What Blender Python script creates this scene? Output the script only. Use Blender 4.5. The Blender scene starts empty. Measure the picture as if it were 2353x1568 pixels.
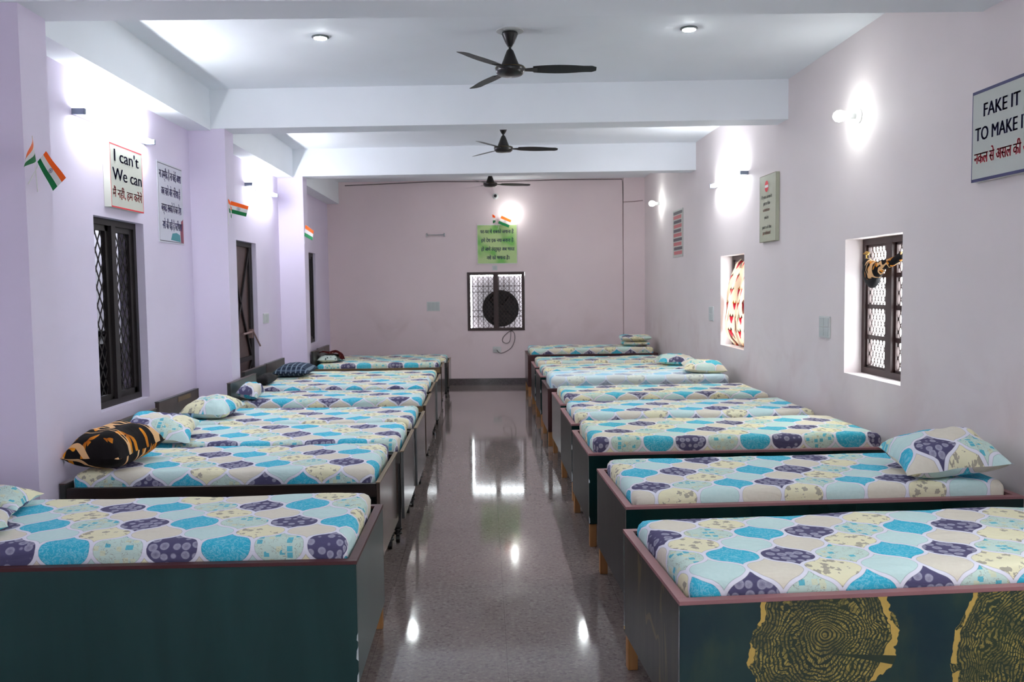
import bpy, bmesh, math, random
from mathutils import Vector, Matrix, noise
from math import sin, cos, pi, radians

random.seed(7)
SC = bpy.context.scene
COL = SC.collection

# ------------------------------------------------------------------ camera
cam_d = bpy.data.cameras.new('camera')
cam = bpy.data.objects.new('camera', cam_d)
COL.objects.link(cam)
cam_d.sensor_width = 36.0
cam_d.lens = 2000.0 / 2353.0 * 36.0
cam_d.clip_start = 0.05
cx_ = Vector((0.9994, -0.0322, -0.0120)).normalized()
cf_ = Vector((0.0314, 0.9976, -0.0623)).normalized()
cu_ = cx_.cross(cf_).normalized()
cm = Matrix((cx_, cu_, -cf_)).transposed().to_4x4()
cm.translation = (0, 0, 1.65)
cam.matrix_world = cm
SC.camera = cam
cam_d.dof.use_dof = True
cam_d.dof.focus_distance = 4.2
cam_d.dof.aperture_fstop = 6.0

# ------------------------------------------------------------------ world, exposure
SC.view_settings.view_transform = 'Standard'
SC.view_settings.look = 'None'
SC.view_settings.exposure = 1.16
SC.view_settings.gamma = 1.0
SC.view_settings.use_curve_mapping = False
W = bpy.data.worlds.new('daylight')
SC.world = W
W.use_nodes = True
W.node_tree.nodes['Background'].inputs[0].default_value = (0.90, 0.97, 1.0, 1)
W.node_tree.nodes['Background'].inputs[1].default_value = 8.0
SC.cycles.max_bounces = 9
SC.cycles.diffuse_bounces = 7
SC.cycles.sample_clamp_indirect = 8.0
TUBE = 56.0
BULB = 26.0
DOWN = 185.0

# ------------------------------------------------------------------ node helpers
class NT:
    def __init__(self, name, rough=0.6, spec=0.5):
        self.m = bpy.data.materials.new(name)
        self.m.use_nodes = True
        self.t = self.m.node_tree
        self.b = self.t.nodes['Principled BSDF']
        self.b.inputs['Roughness'].default_value = rough
        self.b.inputs['Specular IOR Level'].default_value = spec
        self._uv = None
        self._ob = None
    def put(self, sock, v):
        if isinstance(v, bpy.types.NodeSocket):
            self.t.links.new(v, sock)
        else:
            if sock.type == 'RGBA' and len(v) == 3:
                v = (*v, 1)
            sock.default_value = v
    def node(self, k, **kw):
        n = self.t.nodes.new(k)
        for a, v in kw.items():
            setattr(n, a, v)
        return n
    def math(self, op, a, b=0.0, c=0.0):
        n = self.node('ShaderNodeMath', operation=op)
        self.put(n.inputs[0], a); self.put(n.inputs[1], b); self.put(n.inputs[2], c)
        return n.outputs[0]
    def add(self, a, b): return self.math('ADD', a, b)
    def sub(self, a, b): return self.math('SUBTRACT', a, b)
    def mul(self, a, b): return self.math('MULTIPLY', a, b)
    def gt(self, a, b): return self.math('GREATER_THAN', a, b)
    def lt(self, a, b): return self.math('LESS_THAN', a, b)
    def mod(self, a, b): return self.math('FLOORED_MODULO', a, b)
    def step(self, x, lo, hi, a=0.0, b=1.0):
        n = self.node('ShaderNodeMapRange')
        self.put(n.inputs[0], x)
        n.inputs[1].default_value = lo; n.inputs[2].default_value = hi
        n.inputs[3].default_value = a; n.inputs[4].default_value = b
        return n.outputs[0]
    def mix(self, f, a, b, mode='MIX'):
        n = self.node('ShaderNodeMix', data_type='RGBA', blend_type=mode)
        self.put(n.inputs[0], f); self.put(n.inputs[6], a); self.put(n.inputs[7], b)
        return n.outputs[2]
    def uv(self):
        if not self._uv:
            self._uv = self.node('ShaderNodeUVMap', uv_map='UVMap').outputs[0]
        return self._uv
    def obj(self):
        if not self._ob:
            self._ob = self.node('ShaderNodeTexCoord').outputs['Object']
        return self._ob
    def sep(self, v):
        n = self.node('ShaderNodeSeparateXYZ'); self.put(n.inputs[0], v); return n.outputs
    def comb(self, x, y, z=0.0):
        n = self.node('ShaderNodeCombineXYZ')
        self.put(n.inputs[0], x); self.put(n.inputs[1], y); self.put(n.inputs[2], z)
        return n.outputs[0]
    def scale(self, v, s):
        n = self.node('ShaderNodeMapping'); self.put(n.inputs[0], v); n.inputs[3].default_value = s; return n.outputs[0]
    def noise(self, v, sc, det=2.0, dist=0.0, rough=0.5):
        n = self.node('ShaderNodeTexNoise'); self.put(n.inputs['Vector'], v)
        n.inputs['Scale'].default_value = sc; n.inputs['Detail'].default_value = det
        n.inputs['Distortion'].default_value = dist; n.inputs['Roughness'].default_value = rough
        return n.outputs[0]
    def noisec(self, v, sc, det=2.0):
        n = self.node('ShaderNodeTexNoise'); self.put(n.inputs['Vector'], v)
        n.inputs['Scale'].default_value = sc; n.inputs['Detail'].default_value = det
        return n.outputs[1]
    def voro(self, v, sc, feat='F1', out=0, rnd=1.0):
        n = self.node('ShaderNodeTexVoronoi', feature=feat); self.put(n.inputs['Vector'], v)
        n.inputs['Scale'].default_value = sc
        n.inputs['Randomness'].default_value = rnd
        return n.outputs[out]
    def bump(self, h, st=0.3, d=0.01):
        n = self.node('ShaderNodeBump'); self.put(n.inputs['Height'], h)
        n.inputs['Strength'].default_value = st; n.inputs['Distance'].default_value = d
        self.put(self.b.inputs['Normal'], n.outputs[0])
    def base(self, c): self.put(self.b.inputs['Base Color'], c); return self

def srgb(r, g, b):
    f = lambda c: (c / 255 / 12.92) if c <= 10 else ((c / 255 + 0.055) / 1.055) ** 2.4
    return (f(r), f(g), f(b))

def plain(name, col, rough=0.6, metal=0.0, spec=0.5, var=0.0):
    n = NT(name, rough, spec)
    n.b.inputs['Metallic'].default_value = metal
    if var:
        f = n.noise(n.obj(), 6.0, 4.0)
        n.base(n.mix(f, tuple(c * (1 - var) for c in col), tuple(min(1, c * (1 + var)) for c in col)))
    else:
        n.base(col)
    return n.m

def emit(name, col, st):
    n = NT(name)
    n.base((0.8, 0.8, 0.8))
    n.b.inputs['Emission Color'].default_value = (*col, 1)
    n.b.inputs['Emission Strength'].default_value = st
    return n.m

def wall_mat(name, col, stain=None):
    n = NT(name, 0.68, 0.2)
    f = n.noise(n.obj(), 1.1, 4.0, 0.3)
    c = n.mix(n.step(f, 0.3, 0.7), tuple(x * 0.97 for x in col), tuple(min(1, x * 1.03) for x in col))
    if stain:
        z = n.sep(n.obj())[2]
        band = n.mul(n.step(z, 0.55, 0.8), n.step(z, 1.45, 1.0))
        g = n.step(n.noise(n.obj(), 2.3, 5.0, 0.6), 0.47, 0.68)
        c = n.mix(n.mul(n.mul(band, g), 0.35), c, stain)
    n.base(c)
    n.bump(n.noise(n.obj(), 60.0, 3.0), 0.05, 0.004)
    return n.m

M = {}
M['lavender'] = wall_mat('lavender paint', (0.74, 0.665, 0.81))
M['pink'] = wall_mat('pink paint', (0.785, 0.705, 0.70), (0.62, 0.49, 0.48))
M['pinkback'] = wall_mat('rose paint', (0.81, 0.68, 0.69), (0.62, 0.49, 0.48))
M['ceil'] = wall_mat('ceiling white', (0.83, 0.855, 0.89))
M['reveal'] = plain('white plaster', (0.75, 0.68, 0.70), 0.6)
M['grey_wall'] = plain('corridor plaster', (0.55, 0.55, 0.58), 0.7, var=0.05)

def floor_mat():
    n = NT('polished granite', 0.07, 0.5)
    o = n.obj()
    a = n.noise(o, 55.0, 4.0, 0.0, 0.7)
    v = n.voro(o, 75.0, 'F1', 1)
    vs = n.sep(v)[0]
    c = n.mix(n.step(a, 0.35, 0.65), srgb(116, 104, 100), srgb(138, 125, 120))
    c = n.mix(n.mul(n.step(vs, 0.82, 0.97), 0.32), c, srgb(160, 150, 146))
    c = n.mix(n.mul(n.step(vs, 0.14, 0.05), 0.4), c, srgb(74, 64, 64))
    s = n.sep(o)
    fx = n.math('ABSOLUTE', n.sub(n.mod(n.add(s[0], 0.52), 0.6), 0.3))
    fy = n.math('ABSOLUTE', n.sub(n.mod(n.add(s[1], 0.1), 1.2), 0.6))
    seam = n.math('MAXIMUM', n.gt(fx, 0.2988), n.gt(fy, 0.5988))
    c = n.mix(n.mul(seam, 0.5), c, srgb(60, 52, 54))
    n.base(c)
    n.put(n.b.inputs['Roughness'], n.step(n.noise(o, 3.0, 3.0), 0.3, 0.7, 0.05, 0.09))
    n.b.inputs['IOR'].default_value = 1.6
    return n.m
M['granite'] = floor_mat()
n_ = NT('dark granite skirting', 0.12)
n_.base(n_.mix(n_.noise(n_.obj(), 40.0, 4.0), srgb(62, 55, 56), srgb(112, 104, 104)))
M['skirting'] = n_.m

# ---- printed bed sheet: interlocking ogee medallions ----
def sheet_mat(name, tint=(1, 1, 1), wash=0.0):
    n = NT(name, 0.85, 0.15)
    uv = n.uv()
    wob = n.sep(n.noisec(uv, 3.0, 1.0))
    s = n.sep(uv)
    x = n.add(s[0], n.mul(n.sub(wob[0], 0.5), 0.012))
    y = n.add(s[1], n.mul(n.sub(wob[1], 0.5), 0.012))
    u = n.math('DIVIDE', x, 0.207)
    v = n.math('DIVIDE', y, 0.285)
    du = n.math('ABSOLUTE', n.sub(u, n.math('ROUND', u))); dv = n.math('ABSOLUTE', n.sub(v, n.math('ROUND', v)))
    t = n.sub(1.0, n.mul(du, 4.0)); t2 = n.mul(t, t)
    h = n.add(0.25, n.mul(n.mul(t, n.add(0.50, n.mul(t2, 0.50))), 0.18))
    g = n.sub(h, dv)
    isA = n.gt(g, 0.0)
    sl = n.mul(n.add(0.50, n.mul(t2, 1.50)), 0.99)
    cd = n.math('DIVIDE', n.mul(n.math('ABSOLUTE', g), 0.285), n.math('SQRT', n.add(1.0, n.mul(sl, sl))))
    side = n.mul(n.add(n.mul(isA, n.sub(0.5, n.mul(du, 2.0))), du), 0.207)
    af = n.math('SMOOTH_MIN', cd, side, 0.016)
    line = n.lt(n.math('ABSOLUTE', n.sub(af, 0.0082)), 0.0008)
    border = n.lt(af, 0.0055)
    iA = n.math('ROUND', u); jA = n.math('ROUND', v)
    iB = n.math('FLOOR', u); jB = n.math('FLOOR', v)
    tA = n.mod(n.add(n.sub(iA, jA), 0.5), 3.0)
    tB = n.mod(n.add(n.sub(n.sub(iB, jB), 1.0), 0.5), 3.0)
    vec = n.comb(x, y)
    # purple: pale flower discs with rays on slate violet
    d = n.voro(vec, 25.0, 'F1', 0, 0.5)
    ray = n.mul(n.add(n.math('SINE', n.mul(n.noise(vec, 90.0, 1.0), 40.0)), 1.0), 0.5)
    disc = n.mul(n.step(d, 0.48, 0.40), n.step(d, 0.03, 0.38, 0.35, 1.0))
    purple = n.mix(n.mul(disc, n.add(0.55, n.mul(ray, 0.25))), srgb(88, 84, 116), srgb(190, 187, 205))
    # blue: turquoise with lighter swirls
    sw = n.math('ABSOLUTE', n.sub(n.noise(vec, 34.0, 2.0, 1.6), 0.5))
    blue = n.mix(n.mul(n.step(sw, 0.06, 0.01), 0.6), srgb(62, 186, 214), srgb(158, 219, 232))
    # mini floral with turquoise squares
    ch = n.node('ShaderNodeTexVoronoi', distance='CHEBYCHEV'); n.put(ch.inputs['Vector'], vec)
    ch.inputs['Scale'].default_value = 34.0; ch.inputs['Randomness'].default_value = 0.8
    sel = n.sep(ch.outputs[1])
    sq = n.mul(n.lt(ch.outputs[0], 0.36), n.gt(sel[0], 0.62))
    sq2 = n.mul(n.lt(ch.outputs[0], 0.36), n.lt(sel[0], 0.30))
    twig = n.mul(n.lt(n.math('ABSOLUTE', n.sub(n.noise(vec, 70.0, 2.0, 0.8), 0.5)), 0.018), n.gt(n.noise(vec, 30.0, 1.0), 0.5))
    flo = n.mix(n.mul(sq2, 0.55), srgb(206, 226, 214), srgb(228, 222, 178))
    flo = n.mix(n.mul(sq, 0.85), flo, srgb(60, 186, 208))
    flo = n.mix(n.mul(twig, 0.6), flo, srgb(120, 110, 92))
    # cream with grey brown flowers
    dd = n.voro(vec, 24.0, 'F1', 0, 0.8)
    pet = n.noise(vec, 80.0, 2.0, 0.4)
    fl = n.lt(n.add(dd, n.mul(n.sub(pet, 0.5), 0.7)), 0.36)
    cream = n.mix(n.mul(fl, 0.75), srgb(240, 233, 198), srgb(150, 140, 130))
    mint = n.mix(n.noise(vec, 60.0, 2.0), srgb(199, 226, 222), srgb(215, 236, 232))
    beige = n.mix(n.noise(vec, 60.0, 2.0), srgb(224, 214, 196), srgb(234, 226, 210))
    cA = n.mix(n.gt(tA, 1.0), purple, flo); cA = n.mix(n.gt(tA, 2.0), cA, blue)
    cB = n.mix(n.gt(tB, 1.0), cream, mint); cB = n.mix(n.gt(tB, 2.0), cB, beige)
    c = n.mix(isA, cB, cA)
    c = n.mix(n.lt(af, 0.0070), c, srgb(228, 224, 234))
    c = n.mix(n.mul(line, 0.45), c, srgb(120, 116, 130))
    c = n.mix(border, c, srgb(236, 233, 242))
    if wash:
        c = n.mix(wash, c, srgb(228, 238, 244))
    c = n.mix(1.0, c, tint, 'MULTIPLY')
    n.base(c)
    fold = n.noise(n.scale(vec, (1, 2.2, 1)), 7.0, 4.0, 0.6)
    n.bump(fold, 0.35, 0.03)
    return n.m
M['sheet'] = sheet_mat('printed bed sheet', (0.93, 0.95, 0.96))
M['sheet_warm'] = sheet_mat('printed bed sheet, cream', (0.93, 0.93, 0.86))
M['sheet_pale'] = sheet_mat('printed bed sheet, faded', (0.90, 0.97, 1.0), 0.42)

def leaf_print():
    n = NT('black and orange leaf print', 0.8, 0.2)
    uv = n.uv()
    w = n.add(n.noise(uv, 7.0, 1.0, 1.5), 0.0)
    sw = n.lt(n.math('ABSOLUTE', n.sub(n.noise(n.scale(uv, (1.0, 2.4, 1)), 3.2, 0.0, 0.8), 0.50)), 0.03)
    vn = n.node('ShaderNodeTexVoronoi', feature='F1'); n.put(vn.inputs['Vector'], uv); vn.inputs['Scale'].default_value = 8.0
    vn.inputs['Randomness'].default_value = 0.75
    su = n.sep(uv); sp_ = n.sep(vn.outputs['Position'])
    ddx = n.sub(su[0], sp_[0]); ddy = n.sub(su[1], sp_[1])
    rr_ = n.math('SQRT', n.add(n.mul(ddx, ddx), n.mul(ddy, ddy)))
    rc = n.sep(vn.outputs['Color'])
    an = n.add(n.math('ARCTAN2', ddy, ddx), n.mul(rc[1], 6.0))
    pt = n.math('ABSOLUTE', n.math('COSINE', n.mul(an, 2.5)))
    half = n.math('MAXIMUM', n.gt(n.math('COSINE', an), -0.25), 0.0)
    rmax = n.mul(n.add(0.008, n.mul(n.math('POWER', pt, 1.6), 0.058)), half)
    leaf = n.mul(n.lt(rr_, rmax), n.gt(rc[0], 0.18))
    pet = n.add(0.50, n.mul(rr_, 3.2))
    c = n.mix(leaf, srgb(22, 17, 18), n.mix(n.step(pet, 0.485, 0.68), srgb(150, 72, 12), srgb(236, 148, 30)))
    c = n.mix(sw, c, srgb(232, 184, 132))
    n.base(c)
    n.bump(n.noise(uv, 9.0, 3.0), 0.4, 0.03)
    return n.m
M['leaf'] = leaf_print()

def check_print():
    n = NT('navy check cloth', 0.85, 0.15)
    s = n.sep(n.uv())
    a = n.lt(n.mod(s[0], 0.055), 0.014); b = n.lt(n.mod(s[1], 0.06), 0.012)
    c = n.mix(n.mul(a, 0.65), srgb(38, 48, 66), srgb(140, 156, 170))
    c = n.mix(n.mul(b, 0.45), c, srgb(110, 130, 150))
    n.base(c); return n.m
M['check'] = check_print()

def small_print(name, bg, fg, sc, th):
    n = NT(name, 0.85, 0.15)
    v = n.voro(n.uv(), sc, 'F1', 0, 1.0)
    n.base(n.mix(n.lt(n.add(v, n.mul(n.noise(n.uv(), sc * 2.2), 0.5)), th), bg, fg))
    return n.m
M['floral_white'] = small_print('white cloth with dark sprigs', srgb(196, 208, 200), srgb(70, 84, 84), 22.0, 0.5)
M['maroon'] = small_print('maroon printed cloth', srgb(92, 16, 20), srgb(206, 168, 140), 16.0, 0.42)

def curtain_mat():
    n = NT('cream curtain with red paisley', 0.85, 0.15)
    uv = n.uv(); s = n.sep(uv)
    row = n.math('FLOOR', n.math('DIVIDE', s[1], 0.15))
    sh = n.mul(n.mod(row, 2.0), 0.075)
    px = n.sub(n.mod(n.add(s[0], sh), 0.15), 0.075)
    py = n.sub(n.mod(s[1], 0.15), 0.075)
    px = n.add(px, n.add(n.mul(py, 0.25), n.mul(n.sub(n.noise(uv, 9.0, 2.0), 0.5), 0.05)))
    py = n.add(py, n.mul(n.sub(n.noise(uv, 7.0, 2.0), 0.5), 0.03))
    # drop body
    wd = n.step(py, -0.055, 0.02, 0.005, 0.032)
    body = n.mul(n.mul(n.lt(n.math('ABSOLUTE', px), wd), n.gt(py, -0.055)), n.lt(py, 0.022))
    ax = n.math('ABSOLUTE', px)
    lf = n.mul(n.mul(n.gt(py, 0.018), n.lt(py, 0.052)), n.lt(n.math('ABSOLUTE', n.sub(ax, 0.022)), n.step(py, 0.018, 0.052, 0.018, 0.001)))
    v = n.sep(n.voro(n.comb(n.math('FLOOR', n.math('DIVIDE', n.add(s[0], sh), 0.15)), row), 1.0, 'F1', 1))
    lc = n.mix(n.gt(v[1], 0.55), srgb(92, 66, 62), srgb(190, 130, 36))
    c = n.mix(body, srgb(240, 222, 202), n.mix(n.step(py, -0.05, 0.02), srgb(226, 96, 130), srgb(190, 44, 52)))
    c = n.mix(lf, c, lc)
    st = n.gt(n.noise(n.scale(uv, (1, 0.25, 1)), 9.0, 1.0), 0.66)
    c = n.mix(n.mul(st, 0.8), c, srgb(120, 34, 38))
    n.base(c)
    n.b.inputs['Transmission Weight'].default_value = 0.0
    # thin cloth lets daylight through
    tr = n.node('ShaderNodeBsdfTranslucent'); n.put(tr.inputs[0], c)
    mx = n.node('ShaderNodeMixShader'); mx.inputs[0].default_value = 0.04
    n.t.links.new(n.b.outputs[0], mx.inputs[1]); n.t.links.new(tr.outputs[0], mx.inputs[2])
    n.t.links.new(mx.outputs[0], n.t.nodes['Material Output'].inputs[0])
    return n.m
M['curtain'] = curtain_mat()

def rings_mat():
    n = NT('dark teal laminate with gold tree rings', 0.22, 0.5)
    o = n.obj(); s = n.sep(o)
    X, Z = s[0], s[2]
    big = n.noise(o, 3.0, 5.0)
    c = n.mix(n.step(big, 0.35, 0.7), srgb(30, 52, 60), srgb(44, 68, 64))
    c = n.mix(n.mul(n.step(n.noise(n.scale(o, (1, 1, .5)), 6.0, 6.0), 0.5, 0.75), 0.45), c, srgb(72, 84, 48))
    for (a, b, R, fr, ex) in ((0.50, 0.46, 0.265, 470.0, 1.0), (1.36, 0.30, 0.43, 520.0, 1.0), (0.02, 0.12, 0.085, 400.0, 1.4)):
        dx = n.sub(X, a); dz = n.mul(n.sub(Z, b), ex)
        wv = n.mul(n.sub(n.noise(o, 5.0, 4.0, 0.4), 0.5), 0.16)
        d = n.math('SQRT', n.add(n.mul(dx, dx), n.mul(dz, dz)))
        dn = n.add(d, wv)
        ang = n.math('ARCTAN2', dz, dx)
        ring = n.add(n.math('SINE', n.add(n.mul(dn, fr), n.mul(n.noise(o, 14.0, 3.0), 9.0))), 0.0)
        crack = n.math('SINE', n.add(n.mul(ang, 60.0), n.mul(n.noise(o, 30.0, 4.0), 26.0)))
        m = n.mul(n.gt(ring, -0.15), n.gt(crack, -0.72))
        patch = n.step(n.noise(o, 7.5, 4.0, 0.5), 0.42, 0.56)
        inside = n.lt(dn, R)
        rim = n.mul(n.lt(n.math('ABSOLUTE', n.sub(dn, R - 0.012)), 0.011), n.gt(n.noise(o, 13.0, 3.0), 0.44))
        # a dark notch cut into the disc
        notch = n.gt(n.math('ABSOLUTE', n.add(dz, n.add(0.06, n.mul(dx, 0.15)))), n.step(dx, 0.02, 0.3, 0.0, 0.02))
        gold = n.mix(n.noise(o, 26.0, 3.0), srgb(112, 98, 44), srgb(206, 184, 104))
        c = n.mix(n.mul(inside, 0.45), c, srgb(66, 68, 38))
        c = n.mix(n.mul(n.mul(n.mul(inside, m), notch), n.mul(n.add(0.35, n.mul(patch, 0.6)), n.step(n.noise(o, 70.0, 3.0), 0.38, 0.58, 0.35, 1.0))), c, gold)
        c = n.mix(n.mul(n.mul(rim, notch), 0.9), c, srgb(206, 172, 92))
    n.base(c)
    return n.m
M['rings'] = rings_mat()

def laminate(name, c1, c2, rough=0.25, stretch=(9, 9, 0.8), vein=None, spec=0.5):
    n = NT(name, rough, spec)
    o = n.obj()
    g = n.noise(n.scale(o, stretch), 2.2, 5.0, 0.5)
    c = n.mix(n.step(g, 0.3, 0.7), c1, c2)
    if vein:
        v = n.lt(n.math('ABSOLUTE', n.sub(n.noise(n.scale(o, (2.2, 2.2, 0.5)), 2.0, 2.0, 1.0), 0.55)), 0.012)
        c = n.mix(n.mul(v, 0.6), c, vein)
    n.base(c)
    return n.m
M['side_green'] = laminate('dark green laminate', srgb(26, 54, 54), srgb(36, 68, 68), 0.28, (2.5, 2.5, 0.4))
M['side_teal'] = laminate('dark teal laminate', srgb(10, 36, 36), srgb(16, 44, 43), 0.2, (3, 3, 0.4))
M['end_dark'] = laminate('charcoal laminate', srgb(28, 29, 29), srgb(40, 40, 39), 0.34, spec=0.12)
M['end_vein'] = laminate('charcoal laminate with gold grain', srgb(32, 32, 31), srgb(54, 50, 42), 0.34, (9, 9, 0.8), srgb(104, 88, 50), spec=0.12)
M['end_grey'] = laminate('grey green laminate', srgb(78, 84, 80), srgb(104, 108, 102), 0.2)
M['end_brown'] = laminate('brown laminate', srgb(58, 46, 42), srgb(86, 72, 64), 0.16)
M['end_maroon'] = laminate('maroon laminate', srgb(58, 34, 34), srgb(76, 48, 46), 0.25)
M['end_slate'] = laminate('slate laminate', srgb(58, 60, 62), srgb(78, 78, 78), 0.14)
M['rim'] = plain('dusty pink edging', srgb(150, 104, 106), 0.5, var=0.06)
M['rim_dark'] = plain('maroon edging', srgb(74, 34, 36), 0.5, var=0.1)
M['trim_gold'] = plain('yellowish edging', srgb(112, 92, 66), 0.5, var=0.12)
M['rail_dark'] = laminate('dark brown rail', srgb(26, 20, 19), srgb(52, 36, 30), 0.35, (0.8, 9, 9))
M['rail_gold'] = laminate('worn brown rail', srgb(70, 50, 32), srgb(128, 104, 64), 0.5, (1.2, 9, 9))
M['legwood'] = laminate('pine leg', srgb(150, 100, 54), srgb(180, 130, 78), 0.6)
M['ply'] = plain('plywood', srgb(150, 120, 90), 0.8, var=0.1)
M['black'] = plain('black steel', srgb(16, 14, 14), 0.35)
M['rubber'] = plain('black caster', srgb(14, 12, 12), 0.4)
M['chip'] = plain('white chipped edge', srgb(196, 204, 206), 0.7, var=0.05)
M['head_dark'] = laminate('dark headboard laminate', srgb(36, 40, 40), srgb(58, 58, 54), 0.3, (2, 2, 3))
M['head_brown'] = laminate('brown headboard laminate', srgb(64, 50, 48), srgb(84, 70, 66), 0.35, (2, 2, 3))
M['winframe'] = plain('dark brown steel', srgb(58, 38, 36), 0.45, var=0.15)
M['winframe_black'] = plain('blackish steel', srgb(26, 18, 18), 0.5, var=0.15)
M['door'] = laminate('brown steel door', srgb(66, 46, 44), srgb(86, 64, 60), 0.4)
M['fan'] = plain('dark bronze enamel', srgb(24, 20, 18), 0.3)
M['gold'] = plain('gold line', srgb(150, 120, 66), 0.3, 0.9)
M['white_plastic'] = plain('white plastic', srgb(206, 208, 206), 0.4)
M['grey_plastic'] = plain('grey plastic', srgb(190, 196, 194), 0.4)
M['bluegrey'] = plain('tube end cap', srgb(120, 130, 148), 0.4)
M['steel'] = plain('steel', srgb(140, 146, 146), 0.3, 0.8)
M['wire'] = plain('dark cable', srgb(60, 46, 44), 0.6)
M['wire_pale'] = plain('painted cable', srgb(140, 112, 110), 0.6)
M['tube'] = emit('tube light', (0.91, 0.96, 1.0), TUBE)
M['bulb'] = emit('led bulb', (0.93, 1.0, 0.97), BULB)
M['down'] = emit('downlight lens', (0.93, 0.99, 1.0), DOWN)
M['saffron'] = plain('saffron paper', srgb(250, 120, 30), 0.6)
M['flagwhite'] = plain('white paper', srgb(232, 232, 230), 0.6)
M['flaggreen'] = plain('green paper', srgb(20, 140, 80), 0.6)
M['navy'] = plain('navy print', srgb(34, 36, 92), 0.5)
M['purpleprint'] = plain('violet print', srgb(84, 74, 132), 0.5)
M['redprint'] = plain('red print', srgb(226, 22, 62), 0.5)
M['crimson'] = plain('crimson print', srgb(226, 46, 60), 0.5)
M['greyprint'] = plain('grey print', srgb(86, 80, 90), 0.5)
M['pinkprint'] = plain('faded red print', srgb(198, 110, 112), 0.5)
M['flexboard'] = plain('off white flex board', srgb(206, 208, 196), 0.35, var=0.03)
M['flexgrey'] = plain('grey flex board', srgb(186, 190, 182), 0.3, var=0.03)
M['flexolive'] = plain('olive edged board', srgb(178, 180, 158), 0.3, var=0.04)
M['paperlilac'] = plain('pale sheet', srgb(206, 206, 216), 0.3, var=0.02)
M['tealprint'] = plain('teal print', srgb(60, 140, 146), 0.5, var=0.3)
M['maroonprint'] = plain('maroon print', srgb(140, 60, 76), 0.5, var=0.2)
M['darkcloth'] = plain('black cloth', srgb(20, 17, 20), 0.9)
n_ = NT('green poster', 0.3)
g_ = n_.node('ShaderNodeTexGradient'); n_.put(g_.inputs[0], n_.scale(n_.obj(), (2.2, 0.8, 1)))
n_.base(n_.mix(n_.step(n_.noise(n_.obj(), 4.0, 1.0), 0.45, 0.62), srgb(182, 208, 140), srgb(122, 190, 92)))
M['posterlime'] = n_.m

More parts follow.
